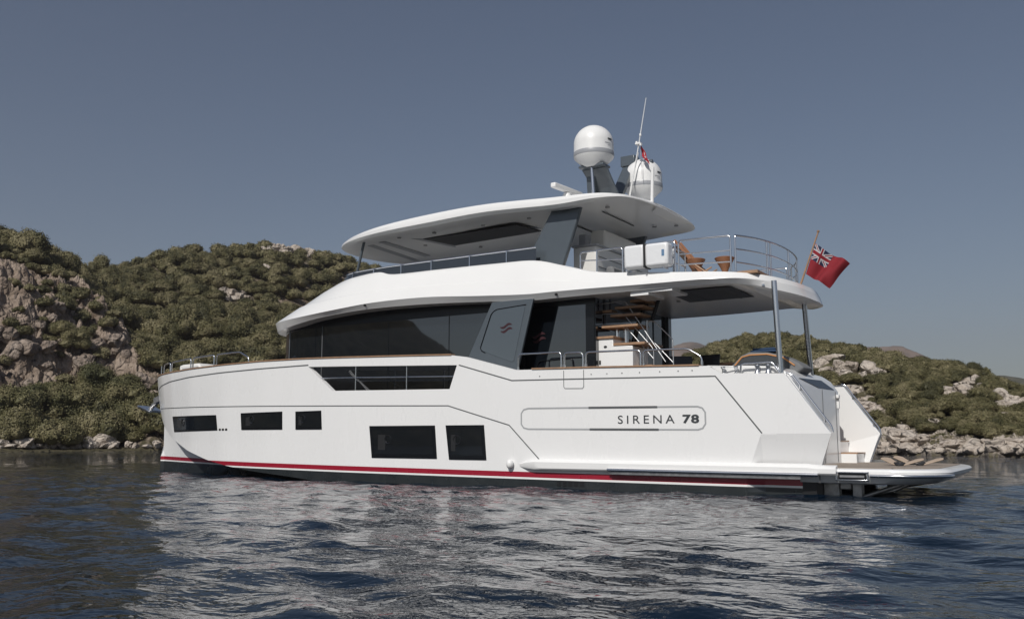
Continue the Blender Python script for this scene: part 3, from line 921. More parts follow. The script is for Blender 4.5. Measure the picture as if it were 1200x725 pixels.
# mooring gear on the quarter
for x in (1.63, 1.9):
    b = MB(); b.lathe((x, 2.33, 2.36), [(0.05, 0), (0.05, 0.03), (0.028, 0.05), (0.028, 0.12), (0.05, 0.15), (0.05, 0.18)], 16); b.build('bollard', M_STEEL, yacht, smooth=40)
for x in (1.2, 0.98):
    b = MB(); b.lathe((x, 2.3, 2.35), [(0.07, 0), (0.07, 0.03), (0.045, 0.06), (0.04, 0.12), (0.06, 0.17), (0.055, 0.19)], 16); b.build('capstan', M_STEEL, yacht, smooth=40)
b = MB(); b.tube(round_path([(1.53, 2.36, 2.36), (1.52, 2.36, 2.57), (0.88, 2.36, 2.58), (0.74, 2.36, 2.36)], 0.07), 0.021); b.build('hand_rail', M_STEEL, yacht, smooth=50)
b = MB(); b.tube([(2.2, 2.45, 2.55), (1.63, 2.3, 2.53)], 0.012); b.build('guard_wire', M_DULLSTEEL, yacht, smooth=50)
b = MB(); b.tube([(1.95, 2.42, 2.36), (0.72, 2.36, 2.345)], 0.02); b.build('chafe_rail', M_BLACK, yacht, smooth=50)

# pillars under the overhang
for (xa, ya, za), (xb, yb, zb2) in (((0.74, 2.3, 2.33), (0.80, 2.3, 4.22)), ((0.80, -0.35, 2.2), (0.84, -0.12, 4.12))):
    b = MB(); b.tube([(xa, ya, za), (xb, yb, zb2)], 0.056, 14)
    b.build('pillar', M_STEEL, yacht, smooth=50)

# ------------------------------------------------------------------ saloon
SAL = [(5.1, 1.95), (8, 1.96), (11, 1.95), (13, 1.92), (14.2, 1.82), (14.9, 1.68), (15.35, 1.45), (15.65, 1.1), (15.85, 0.6), (15.92, 0)]
b = MB()
pl = catmull(SAL, 5)
pl = [(p[0], p[1]) for p in pl]
full = pl + [(x, -y) for x, y in pl[::-1][1:]]
b.grid([[(x, y, z) for x, y in full] for z in (1.7, 2.6, 3.4, 4.16, 4.5)])
b.build('saloon_glass', M_GLASS, yacht, smooth=30)
b = MB()
frit = [(x + 0.0, y + 0.006) for x, y in full if y > 0]
b.grid([[(x, y, 4.13) for x, y in frit], [(x, y, 4.5) for x, y in frit]])
b.build('glass_top_band', M_FRAME, yacht, smooth=30)
def sal_y(x): return float(np.interp(x, [p[0] for p in pl], [p[1] for p in pl]))
for x, mt, wd in ((13.5, M_GROOVE, 0.03), (13.78, M_FRAME, 0.02), (11.08, M_FRAME, 0.02), (9.11, M_FRAME, 0.018), (15.02, M_GROOVE, 0.025), (6.9, M_FRAME, 0.03)):
    y = sal_y(x); b = MB(); b.box((x - wd / 2, y - 0.02, 1.75), (x + wd / 2, y + 0.008, 4.15)); b.build('mullion', mt, yacht)
b = MB(); b.box((5.24, 1.9, 1.72), (5.02, 1.975, 4.4)); b.build('door_post', M_FRAME, yacht)
b = MB(); b.box((5.1, -2.25, 1.72), (5.0, 1.94, 4.4)); b.build('saloon_door', M_GLASS, yacht)
b = MB(); b.box((5.0, -2.3, 1.72), (4.9, -2.1, 4.3)); b.box((5.0, -1.35, 1.72), (4.98, -1.31, 4.3)); b.build('door_post', M_GREY, yacht)
# rounded grab bar seen through the glass door
b = MB(); b.tube(round_path([(6.58, 1.975, 2.62), (6.5, 1.975, 2.87), (5.6, 1.975, 2.9), (5.56, 1.975, 2.62)], 0.08), 0.014); b.build('door_bar', M_FRAME, yacht, smooth=50)

# fashion plate between bulwark and upper deck, each side
for s in (1, -1):
    b = MB(); b.prism([(8.13, 2.57 * s, 2.93), (7.42, 2.57 * s, 4.27), (6.28, 2.57 * s, 4.27), (6.73, 2.57 * s, 2.55)], (0, -0.07 * s, 0))
    o = b.build('fashion_plate', M_GREY, yacht, bevel=0.012)
    b = MB()
    b.prism([(x, 2.574 * s, z) for x, z in [(7.72, 3.20), (7.70, 3.14), (7.62, 3.10), (6.86, 2.83), (6.80, 2.86), (6.50, 4.08), (6.54, 4.12), (7.26, 4.07), (7.36, 4.03), (7.41, 3.97)]], (0, 0.004 * s, 0))
    p = b.build('pane', M_LIGHTGLASS, o)
    b = MB()
    b.tube(round_path([(6.47, 2.578 * s, 4.14), (7.30, 2.578 * s, 4.085), (7.43, 2.578 * s, 4.0), (7.74, 2.578 * s, 3.2), (7.71, 2.578 * s, 3.13), (7.6, 2.578 * s, 3.08)], 0.08), 0.012, 6)
    b.build('seal', M_FRAME, o, smooth=50)

# builder's mark: two pairs of crescents
def mark(cx, cz, y, sz):
    b = MB()
    for dx, dz in ((0, 0.22), (0.10, -0.36)):
        up, lo = [], []
        for i in range(19):
            t_ = i / 18; x = -1 + 2 * t_
            z = 0.10 * x + 0.19 * math.sin(math.pi * x)
            th = 0.19 * math.sin(math.pi * t_) ** 0.6 + 0.005
            up.append((cx - (x + dx) * sz, y, cz + (z + dz + th) * sz)); lo.append((cx - (x + dx) * sz, y, cz + (z + dz - th) * sz))
        b.grid([up, lo])
    b.build('builder_mark', M_SIGNRED, yacht)
mark(7.02, 3.64, 2.58, 0.17); mark(6.5, 3.44, 1.972, 0.19)

# stairs from the cockpit to the flybridge
b = MB()
b.prism([(5.0, 1.82, 1.72), (5.0, 1.82, 3.34), (4.63, 1.82, 3.32), (4.63, 1.82, 3.17), (4.15, 1.82, 3.13), (4.15, 1.82, 1.72)], (0, -0.85, 0))
o = b.build('stair_locker', M_WHITE, yacht, bevel=0.015)
b = MB(); b.lathe((4.82, 1.825, 3.14), [(0.02, -0.02), (0.045, 0.0), (0.02, 0.02)], 14); b.build('locker_lock', M_BLACK, o)
b = MB(); b.box((4.98, 1.822, 2.74), (4.94, 1.835, 2.83)); b.build('locker_hinge', M_BLACK, o)
for x0, x1, y0, y1, z in ((5.02, 4.6, 0.9, 1.86, 3.345), (4.62, 3.85, 0.8, 1.84, 3.175), (4.14, 3.7, 1.0, 1.8, 2.66), (4.14, 3.8, 1.0, 1.8, 2.3), (4.95, 4.05, 1.1, 1.75, 3.6), (4.75, 4.0, 1.1, 1.7, 3.85), (4.66, 3.93, 1.0, 1.65, 4.03), (4.3, 3.9, 0.9, 1.6, 4.17), (5.0, 4.75, 1.3, 1.6, 3.98)):
    b = MB(); b.box((x0, y0, z - 0.03), (x1, y1, z + 0.03)); b.build('stair_tread', M_TEAK, yacht, bevel=0.01)
b = MB(); b.tube([(4.45, 1.15, 3.2), (4.3, 1.15, 3.7), (4.05, 1.1, 4.3)], 0.06); b.tube([(3.98, 1.1, 3.75), (3.8, 1.1, 4.25)], 0.045); b.build('stair_spine', M_BLACK, yacht, smooth=50)
b = MB(); b.tube([(4.72, 1.4, 3.2), (4.72, 1.4, 3.6)], 0.06); b.tube([(4.5, 1.4, 3.2), (4.5, 1.4, 3.6)], 0.06); b.build('stair_leg', M_STEEL, yacht, smooth=50)
b = MB()
b.tube(round_path([(5.0, 1.6, 3.92), (4.48, 1.6, 3.90), (3.74, 1.6, 3.05), (3.74, 1.6, 2.3)], 0.08), 0.013)
b.tube(round_path([(5.0, 1.6, 3.67), (4.46, 1.6, 3.65), (3.74, 1.6, 2.83)], 0.08), 0.013)
b.tube(round_path([(5.0, 1.6, 4.16), (4.42, 1.6, 4.18), (3.46, 1.6, 2.75)], 0.08), 0.014)
b.build('stair_rail', M_SATIN, yacht, smooth=50)
b = MB()
b.tube(round_path([(4.02, 1.3, 2.2), (4.02, 1.3, 3.72), (3.85, 1.3, 3.72), (3.40, 1.3, 3.27), (3.40, 1.3, 2.2)], 0.07), 0.014)
b.tube([(4.02, 1.3, 3.4), (3.40, 1.3, 2.75)], 0.014)
b.tube([(4.02, 1.3, 3.08), (4.02, 1.3, 3.74)], 0.034)
b.build('stair_rail', M_SATIN, yacht, smooth=50)
b = MB(); b.tube([(4.98, 1.5, 3.7), (4.98, 1.5, 4.3)], 0.015); b.tube([(4.85, 1.5, 3.95), (4.85, 1.5, 4.3)], 0.015); b.build('stair_rail', M_BLACK, yacht, smooth=50)

# ------------------------------------------------------------------ upper deck shell
ST = [ # rim x, y, z low, z up ; coaming x, y, z
 (16.35, 0, 4.16, 4.40, 14.0, 0, 5.33), (16.2, .85, 4.14, 4.40, 13.85, .7, 5.34), (15.68, 1.58, 4.13, 4.41, 13.42, 1.28, 5.37), (14.8, 2.12, 4.17, 4.385, 12.85, 1.78, 5.40),
 (13.5, 2.45, 4.29, 4.42, 12.1, 2.05, 5.42), (12.2, 2.55, 4.38, 4.50, 11.3, 2.16, 5.43), (11, 2.6, 4.41, 4.56, 10.75, 2.2, 5.32), (9.4, 2.6, 4.39, 4.56, 9.3, 2.22, 5.30),
 (7.8, 2.6, 4.32, 4.46, 7.5, 2.24, 5.27), (6.5, 2.6, 4.245, 4.39, 6.45, 2.25, 5.23), (5.7, 2.59, 4.245, 4.39, 5.65, 2.25, 5.03), (4.8, 2.58, 4.25, 4.385, 4.75, 2.3, 4.79),
 (3.7, 2.56, 4.25, 4.37, 3.7, 2.36, 4.67), (2.7, 2.51, 4.26, 4.37, 2.7, 2.38, 4.57), (2.1, 2.44, 4.265, 4.37, 2.1, 2.32, 4.53), (1.5, 2.22, 4.24, 4.36, 1.5, 2.1, 4.48),
 (1.02, 1.75, 4.12, 4.31, 1.05, 1.66, 4.43), (0.68, 1.0, 4.06, 4.26, 0.74, .95, 4.38), (0.56, 0, 4.03, 4.24, 0.62, 0, 4.36)]
def levels_of(s):
    x, y, zl, zu, cx, cy, cz = s
    L = lambda t, hump=0.0: (x + (cx - x) * t, y + (cy - y) * t, zu + (cz - zu) * t + hump)
    k = min(1, max(0, (cz - zu - 0.2) / 0.4))
    yin = max(cy - 0.16, 0); xin = cx - (0.16 if cx > 12.4 else 0) + (0.1 if cx < 1.2 else 0)
    zd = 4.5 if cx > 1.6 else cz - 0.03
    return [(x if 1.2 < x < 14.5 else x + (0.35 if x < 2 else -0.35), y * 0.8, zl + 0.015), (x + (0.02 if x < 2 else 0) - (0.03 if x > 15 else 0), max(y - 0.115, 0), zl), (x - (0.07 if x < 1.3 else 0), max(y - 0.10, 0), zl + 0.02), (x, y, zu - 0.012), L(0.05), L(0.34, 0.03 * k), L(0.4, 0.0), L(0.68, 0.035 * k), L(0.93, 0.012), (cx, max(cy - 0.03, 0), cz), (xin, yin, cz), (xin, yin, zd), (xin, 0, zd)]
cols = [levels_of(s) for s in ST]
cols = [catmull([c[k] for c in cols], 6) for k in range(len(cols[0]))]
b = MB()
for sgn in (1, -1):
    b.grid([[(p[0], abs(p[1]) * sgn, p[2]) for p in c] for c in cols], flip=sgn < 0)
# underside, closed to the centre line
und = [(p[0], abs(p[1]), p[2]) for p in cols[0]]
b.grid([[(p[0], -p[1], p[2]) for p in und], [(p[0], 0, p[2] + 0.01) for p in und], und])
upper = b.build('upper_deck', M_WHITE, yacht, smooth=15)
b = MB()
b.prism([(3.32, 1.93, 4.262), (1.86, 1.86, 4.262), (1.86, 0.2, 4.262), (3.42, 0.15, 4.262)], (0, 0, -0.012)); b.build('ceiling_vent', M_BLACK, upper)
b = MB()
for x in (2.9, 2.15): b.box((x, 0.15, 4.246), (x + 0.035, 1.9, 4.252))
b.build('vent_bar', M_GROOVE, upper)
b = MB(); b.box((3.92, 1.5, 4.15), (3.5, 2.38, 4.27)); b.box((3.5, 1.5, 4.2), (2.95, 2.38, 4.27)); b.build('stairwell_rim', M_WHITE, upper)
b = MB()
for x, y in ((1.2, 1.5), (3.6, .4), (1.5, .1), (4.4, .6), (1.3, -.9)): b.lathe((x, y, 4.245), [(0.05, 0), (0.05, 0.02)], 12)
b.build('ceiling_light', M_DULLSTEEL, upper)
b = MB()
for x in (11.37, 5.67):
    c = (x, 2.615, 4.5 if x > 8 else 4.31); b.box((x - 0.022, 2.54, c[2] - 0.03), (x + 0.022, 2.615, c[2] + 0.03))
b.build('side_light', M_BLACK, upper, bevel=0.01)
b = MB()
for x, y, z in ((1.12, 1.92, 4.22), (0.78, 1.3, 4.19), (.62, .3, 4.17)): b.lathe((x + 0.02, y * 0.99, z), [(0.03, -0.02), (0.03, 0.02)], 10)
b.build('stern_lamp', M_STEEL, upper)

# flybridge windscreen of short tinted panels
gl = [(s[4], s[5], s[6]) for s in ST[:10]]
gl = catmull(gl, 6)
for k in range(len(gl)): gl[k] = (gl[k][0] - (0.06 if gl[k][0] > 12.5 else 0.02), max(gl[k][1] - 0.07, 0), gl[k][2] - 0.03)
def gtop(p): return (p[0] - (0.05 if p[0] > 12.4 else 0), p[1] - 0.0, max(5.545, 5.545 + (p[0] - 12) * 0.03))
b = MB()
for s in (1, -1):
    b.grid([[(p[0], p[1] * s, p[2]) for p in gl], [(gtop(p)[0], gtop(p)[1] * s, gtop(p)[2]) for p in gl]])
ws = b.build('windscreen', M_GLASS, yacht, smooth=30)
b = MB()
for s in (1, -1): b.tube([(gtop(p)[0], gtop(p)[1] * s, gtop(p)[2] + 0.01) for p in gl], 0.018, 6)
for s in (1, -1):
    acc = 0
    for i in range(6, len(gl)):
        acc += math.dist(gl[i][:2], gl[i - 1][:2])
        if acc > 0.95:
            acc = 0; p = gl[i]; q = gtop(p)
            b.tube([(p[0], p[1] * s + 0.012 * s, p[2]), (q[0], q[1] * s + 0.012 * s, q[2])], 0.016, 6)
b.build('windscreen_rail', M_STEEL, ws, smooth=50)

# hardtop and its pylons
for s in (1, -1):
    b = MB(); b.prism([(6.08, 1.93 * s, 6.58), (5.33, 1.93 * s, 6.55), (5.60, 1.93 * s, 5.75), (5.92, 1.93 * s, 4.9), (7.02, 1.93 * s, 5.05)], (0, -0.13 * s, 0))
    b.build('hardtop_pylon', M_GREY, yacht, bevel=0.03)
    b = MB(); b.tube([(12.5, 1.72 * s, 5.35), (12.2, 1.72 * s, 6.45)], 0.038, 10); b.build('hardtop_strut', M_GREY, yacht, smooth=50)
HT = [ # rim x, y, z low, z up
 (13.82, 0, 6.42, 6.53), (13.66, .8, 6.41, 6.53), (13.25, 1.48, 6.40, 6.53), (12.4, 2.0, 6.40, 6.57), (11.2, 2.24, 6.42, 6.67), (9.5, 2.3, 6.45, 6.76), (7.8, 2.3, 6.50, 6.785),
 (5.9, 2.3, 6.42, 6.69), (4.9, 2.28, 6.46, 6.65), (4.3, 2.16, 6.47, 6.58), (4.03, 1.88, 6.46, 6.53), (3.84, 1.4, 6.43, 6.49), (3.73, .8, 6.40, 6.45), (3.69, 0, 6.38, 6.42)]
def ht_levels(s):
    x, y, zl, zu = s
    f = max(0, 1 - 0.10 / max(y, 0.2)); dx = -0.08 if x > 13 else (0.08 if x < 3.8 else 0)
    return [(x + dx * 5, y * 0.72, zl + 0.03), (x + dx, y * f, zl), (x, y, zl + (zu - zl) * 0.25), (x, y, zl + (zu - zl) * 0.62), (x + dx * 0.5, y * (1 + f) / 2, zu - 0.01), (x + dx * 2, y * 0.86, zu + 0.02), (x + dx * 5, y * 0.45, zu + 0.05), (x + dx * 5, 0, zu + 0.06)]
cols = [ht_levels(s) for s in HT]
cols = [catmull([c[k] for c in cols], 6) for k in range(len(cols[0]))]
b = MB()
for sgn in (1, -1):
    b.grid([[(p[0], abs(p[1]) * sgn, p[2]) for p in c] for c in cols])
und = [(p[0], abs(p[1]), p[2]) for p in cols[0]]
b.grid([[(p[0], -p[1], p[2]) for p in und], [(p[0], 0, p[2] + 0.005) for p in und], und])
ht = b.build('hardtop', M_WHITE, yacht, smooth=28)
b = MB()
b.prism([(10.65, 1.08, 6.47), (7.6, 1.15, 6.47), (7.45, 0.2, 6.47), (10.4, -0.05, 6.47)], (0, 0, -0.03)); b.build('sunroof', M_BLACK, ht)
b = MB()
b.prism([(10.9, 1.28, 6.468), (10.65, 1.08, 6.468), (10.4, -0.05, 6.468), (10.55, -0.3, 6.468)], (0, 0, -0.02)); b.build('sunroof_rim', M_BAND, ht)
b = MB()
for (xa, ya), (xb, yb) in (((12.45, 1.3), (12.75, -1.2)), ((11.9, 1.45), (12.05, -0.8))):
    b.prism([(xa, ya, 6.435), (xa - 0.22, ya, 6.435), (xb - 0.22, yb, 6.435), (xb, yb, 6.435)], (0, 0, -0.012))
b.build('ceiling_panel', M_BAND, ht)
b = MB()
b.box((5.17, -0.55, 6.462), (5.13, 1.2, 6.448)); b.build('ceiling_track', M_GROOVE, ht); b = MB(); b.box((6.4, -1.1, 6.462), (6.36, 0.3, 6.448)); b.build('ceiling_track', M_GROOVE, ht)
b = MB()
for x, y in ((11.1, 1.56), (9.93, 1.54), (8.35, 1.58), (6.97, 1.6), (4.84, 1.57), (4.71, -0.87), (4.19, -1.05), (11.1, 0.4), (9.9, -0.6)):
    b.lathe((x, y, 6.425), [(0.055, 0), (0.055, 0.03)], 14)
b.build('ceiling_light', M_DULLSTEEL, ht)

# flybridge wet bar behind the port pylon
b = MB(); b.box((5.96, 1.2, 4.5), (5.34, -1.9, 5.66)); o = b.build('wet_bar', M_CREAM, yacht, bevel=0.03)
b = MB(); b.box((5.99, 1.23, 5.66), (5.31, -1.92, 5.70)); b.build('bar_top', M_BAND, o)
b = MB(); b.box((5.85, 0.5, 5.702), (5.45, -1.4, 6.2)); o2 = b.build('bar_screen', M_CREAM, yacht, bevel=0.05)
b = MB(); b.box((5.92, 1.0, 5.705), (5.72, 0.75, 6.02)); b.build('bar_tap', M_BAND, o, bevel=0.03)
b = MB()
for z in (4.9, 5.15, 5.4): b.box((5.33, 1.1, z), (5.34, -1.8, z + 0.015))
b.build('bar_seam', M_GROOVE, o)
b = MB(); b.box((4.9, -1.2, 4.5), (4.3, 1.2, 4.95)); b.box((5.1, -1.2, 4.5), (4.9, 1.2, 5.12)); b.build('fly_sofa', M_GREYFAB, yacht, bevel=0.06)

# flybridge rails: sections of three bars
def rail(name, path, bars, posts, r=0.02, end_round=True):
    b = MB()
    zt = 5.285
    for k in bars:
        if k == bars[0]:
            pts = [(path[0][0], path[0][1], path[0][2])] + [(x, y, zt if len(p) < 4 else p[3]) for p in path for x, y in [p[:2]]] + [(path[-1][0], path[-1][1], path[-1][2])]
            b.tube(round_path(pts, 0.07, 4), r)
        else:
            b.tube([(p[0], p[1], p[2] + (zt - p[2]) * k) for p in path], r * 0.75)
    for p in posts:
        b.tube([(p[0], p[1], p[2]), (p[0], p[1], zt)], r)
    return b.build(name, M_STEEL, yacht, smooth=50)
Y0 = 2.24
rail('fly_rail', [(5.22, Y0, 4.78), (4.8, Y0, 4.7), (4.16, Y0, 4.6)], (1, 0.62), [(4.8, Y0, 4.6)])
rail('fly_rail', [(4.07, Y0, 4.55), (3.5, Y0, 4.52), (2.92, Y0, 4.5)], (1, 0.62, 0.3), [])
rail('fly_rail', [(2.84, Y0, 4.5), (2.3, Y0 - .02, 4.48), (1.72, Y0 - 0.08, 4.45)], (1, 0.62, 0.33), [])
arc = [(1.63, 2.13, 4.44), (1.42, 1.75, 4.42), (1.24, 1.2, 4.41), (1.14, 0.6, 4.4), (1.11, 0, 4.4), (1.14, -0.6, 4.4), (1.24, -1.2, 4.41), (1.42, -1.75, 4.42), (1.63, -2.13, 4.44)]
rail('fly_rail', [tuple(p) for p in catmull(arc, 4)], (1, 0.66, 0.33), [arc[2], (1.21, 1.05, 4.41), arc[4], arc[6], arc[7]])
rail('fly_rail', [(5.0, -Y0, 4.6), (3.5, -Y0, 4.52), (1.75, -Y0 + 0.05, 4.45)], (1, 0.62, 0.3), [(4.1, -Y0, 4.5), (2.9, -Y0, 4.5)])
b = MB(); b.tube(round_path([(3.1, 1.9, 4.5), (3.1, 1.9, 5.22), (3.1, 1.2, 5.22), (3.1, 1.2, 4.5)], .07), 0.018); b.tube([(3.1, 1.9, 4.9), (3.1, 1.2, 4.9)], 0.014); b.build('stair_rail', M_SATIN, yacht, smooth=50)
b = MB(); b.box((2.0, 2.05, 4.47), (1.2, 0.5, 4.53)); b.build('fly_teak', M_TEAK, yacht)

# ------------------------------------------------------------------ roof gear
def dome(c, r=0.49):
    x, y, z = c
    prof = [(0.22, -0.37), (0.25, -0.35), (r * 0.97, -0.14), (r, -0.1)]
    prof_b = [(r + 0.004, -0.1), (r + 0.008, -0.09), (r + 0.008, 0.0), (r + 0.004, 0.01)]
    prof_t = [(r, 0.01), (r * 0.995, 0.22)] + [(r * math.cos(a), 0.22 + r * 0.98 * math.sin(a)) for a in np.linspace(0.12, math.pi / 2 - 0.02, 12)]
    b = MB(); b.lathe(c, prof, 40); b.lathe(c, prof_t, 40)
    o = b.build('satellite_dome', M_PLASTIC, yacht, smooth=40)
    b = MB(); b.lathe(c, prof_b, 40); b.build('dome_band', M_BAND, o, smooth=40)
    # maker's marks: two thin dark bars on the right hand side, seen from astern
    b = MB()
    for z0, z1, a0, a1, mi in ((0.245, 0.285, 2.80, 3.12, 0), (0.15, 0.165, 2.62, 3.0, 1), (0.10, 0.112, 2.78, 3.0, 1)):
        b.grid([[(x + (r + 0.006) * math.cos(a), y + (r + 0.006) * math.sin(a), z + zz) for a in np.linspace(a0, a1, 8)] for zz in (z0, z1)], mi)
    b.build('dome_mark', [M_LETTER, M_BAND], o)
dome((5.47, 1.0, 8.0)); dome((5.05, -1.0, 7.60))
b = MB()
b.prism([(5.80, 1.02, 7.62), (5.12, 1.02, 7.62), (4.98, 0.35, 6.72), (5.5, 0.35, 6.72)], (0, -0.06, 0.02)); b.prism([(5.80, 1.2, 7.62), (5.12, 1.2, 7.62), (5.12, 0.8, 7.62), (5.80, 0.8, 7.62)], (0, 0, 0.06))
b.prism([(5.72, 0.95, 7.62), (5.45, 0.95, 7.62), (5.62, 0.7, 6.72), (5.8, 0.7, 6.72)], (0, -0.08, 0))
b.build('mast_arm', M_GREY, yacht, bevel=0.015)
b = MB()
b.prism([(5.5, -0.72, 8.1), (5.2, -0.72, 8.12), (5.25, 0.25, 6.72), (5.6, 0.25, 6.72)], (0, -0.16, 0))
b.box((5.55, -1.0, 8.1), (5.15, -0.68, 8.38)); b.tube([(5.3, -0.84, 8.22), (4.98, -0.84, 8.12), (4.7, -0.84, 8.16)], 0.07, 8)
b.build('mast_arm', M_GREY, yacht, bevel=0.02)
b = MB(); b.tube([(5.42, 1.12, 6.72), (5.47, 1.12, 7.64)], 0.04, 10); b.build('mast_post', M_STEEL, yacht, smooth=50)
b = MB()
b.tube([(5.18, -0.35, 7.0), (4.86, -0.35, 8.55), (4.64, -0.35, 9.7)], 0.018, 6, r_end=0.008)
b.tube([(5.28, -0.35, 6.75), (4.9, -0.38, 8.3)], 0.013, 6)
b.box((4.94, -0.42, 8.5), (4.8, -0.28, 8.54)); b.lathe((4.82, -0.35, 8.72), [(0.03, 0), (0.03, 0.06)], 8); b.lathe((4.8, -0.3, 8.45), [(0.03, 0), (0.03, 0.06)], 8); b.lathe((4.95, -0.4, 8.54), [(0.03, 0), (0.03, 0.07)], 8)
b.build('radio_mast', M_PLASTIC, yacht, smooth=50)
b = MB(); b.tube([(3.87, 1.2, 6.5), (3.84, 1.2, 7.34)], 0.042, 8); b.build('aerial', M_PLASTIC, yacht, smooth=50)
b = MB(); b.lathe((6.12, 1.2, 6.74), [(0.17, 0), (0.17, 0.1), (0.12, 0.2), (0.09, 0.3)], 20); o = b.build('radar_pedestal', M_PLASTIC, yacht, smooth=40)
b = MB(); b.obox((6.12, 1.2, 7.13), (0.06, 0.60, 0), (0.07, -0.006, 0), (0, 0, 0.06)); b.build('radar_scanner', M_PLASTIC, o, bevel=0.02)

# ------------------------------------------------------------------ loose things aboard
def place_chair(loc, rz, label):
    t = thing('dining_chair', label, 'chair', 'black chairs in the cockpit', loc)
    t.rotation_euler = (0, 0, rz)
    b = MB(); b.box((-0.24, -0.24, 0.42), (0.24, 0.24, 0.47)); b.build('seat', M_BLACK, t, bevel=0.02)
    b = MB(); b.prism([(-0.25, -0.27, 0.5), (-0.33, -0.27, 0.98), (-0.33, 0.27, 0.98), (-0.25, 0.27, 0.5)], (-0.025, 0, 0)); b.build('backrest', M_FRAME, t, bevel=0.01)
    for sx in (-0.22, 0.22):
        for sy in (-0.22, 0.22):
            b = MB(); b.box((sx - 0.016, sy - 0.016, 0), (sx + 0.016, sy + 0.016, 0.42)); b.build('leg', M_BLACK, t)
    return t
place_chair((3.42, 0.7, 1.99), R(120), 'black dining chair with a slanted back, nearest the cockpit stairs')
place_chair((2.95, 0.75, 1.99), R(75), 'black dining chair with a wide back, seen from behind beside the grey sun lounge')
t = thing('dining_table', 'brown teak table between the black chairs and the grey sun lounge', 'table', loc=(2.75, -0.6, 1.72))
b = MB(); b.box((-0.35, -0.9, 1.02), (0.45, 0.9, 1.07)); b.build('tabletop', M_TEAK, t, bevel=0.015)
b = MB(); b.lathe((0, 0, 0), [(0.22, 0), (0.2, 0.03), (0.06, 0.06), (0.06, 1.0), (0.16, 1.02)], 18); b.build('pedestal', M_DULLSTEEL, t, smooth=40)

t = thing('sun_lounge', 'grey domed sun lounge with orange piping at the after end of the cockpit', 'sofa', loc=(0, 0, 0))
prof = [(2.2, 2.45), (1.78, 2.86), (1.6, 2.93), (1.2, 2.91), (0.85, 2.82), (0.55, 2.66), (0.42, 2.54), (0.8, 2.3)]
b = MB(); b.prism([(x + 0.18, 1.0, z) for x, z in prof], (0, -0.8, 0)); b.build('shell', M_GREYFAB, t, bevel=0.05)
b = MB(); b.prism([(x + 0.18, 1.0, z) for x, z in [(1.98, 2.55), (1.74, 2.80), (1.56, 2.84), (1.2, 2.84), (0.88, 2.76), (0.7, 2.62), (0.8, 2.5)]], (0, 0.012, 0)); b.build('side_panel', M_LETTER, t)
b = MB(); b.tube([(x + 0.18, 1.015, z) for x, z in [(2.02, 2.53), (1.75, 2.825), (1.57, 2.865), (1.2, 2.865), (0.86, 2.78), (0.62, 2.6)]], 0.016, 6); b.build('piping', M_ORANGE, t, smooth=50)
t = tag(MB().box((1.85, 0.25, 2.94), (1.25, 0.7, 2.99)).box((1.8, 0.3, 2.99), (1.3, 0.68, 3.04)).build('towel', M_TOWEL, None, bevel=0.02), 'folded dark blue towels on top of the grey sun lounge', 'towel')

t = thing('life_raft', 'white wrapped life raft canister in two halves, strapped to the flybridge rail', 'life raft')
b = MB(); b.box((3.97, 2.29, 4.72), (3.49, 2.6, 5.23)); b.build('canister_half', M_WRAP, t, bevel=0.06, segs=3)
b = MB(); b.box((3.475, 2.29, 4.715), (2.94, 2.6, 5.225)); b.build('canister_half', M_WRAP, t, bevel=0.06, segs=3)
b = MB(); b.box((3.5, 2.285, 4.71), (3.465, 2.612, 5.238)); b.build('strap', M_BLACK, t)
b = MB(); b.box((3.08, 2.6, 5.06), (3.02, 2.605, 4.92)); b.build('sticker', mat('blue_print', (0.12, 0.22, 0.36), 0.5), t)
b = MB()
for x in (3.95, 3.1): b.box((x - .02, 2.24, 4.69), (x + .02, 2.5, 4.715))
b.build('cradle', M_STEEL, t)

t = thing('deck_chair', 'tan reclining deck chair leaning back on the flybridge behind the rail', 'deck chair')
for y in (1.15, 0.8):
    b = MB(); b.prism([(3.40, y, 5.56), (3.345, y, 5.575), (2.70, y, 4.75), (2.78, y, 4.72)], (0, -0.035, 0)); b.build('side_frame', M_TAN, t, bevel=0.008)
    b = MB(); b.tube([(3.2, y, 4.5), (2.5, y, 4.85)], 0.02); b.tube([(2.3, y, 4.5), (2.9, y, 4.95)], 0.02); b.build('leg', M_TEAK, t)
b = MB(); b.prism([(3.38, 1.1, 5.46), (2.80, 1.1, 4.80), (2.70, 1.1, 4.78), (2.86, 1.1, 4.72), (3.45, 1.1, 5.40)], (0, -0.28, 0)); b.build('sling', mat('brown_sling', (0.06, 0.035, 0.022), 0.8), t, bevel=0.01)
for loc, lab in (((2.93, 1.0, 4.5), 'tan leather tub stool touching the reclining deck chair'), ((2.3, 0.85, 4.5), 'tan leather tub stool standing alone behind the rounded end of the rail')):
    t = thing('tub_stool', lab, 'stool', 'tan tub stools on the flybridge', loc)
    b = MB(); b.lathe((0, 0, 0.12), [(0.07, 0), (0.07, 0.17), (0.10, 0.24), (0.20, 0.41), (0.225, 0.46), (0.20, 0.475)], 24); b.build('seat', M_TAN, t, smooth=40)
    b = MB(); b.lathe((0, 0, 0), [(0.16, 0), (0.16, 0.02), (0.05, 0.05), (0.05, 0.13)], 20); b.build('base', M_STEEL, t, smooth=40)

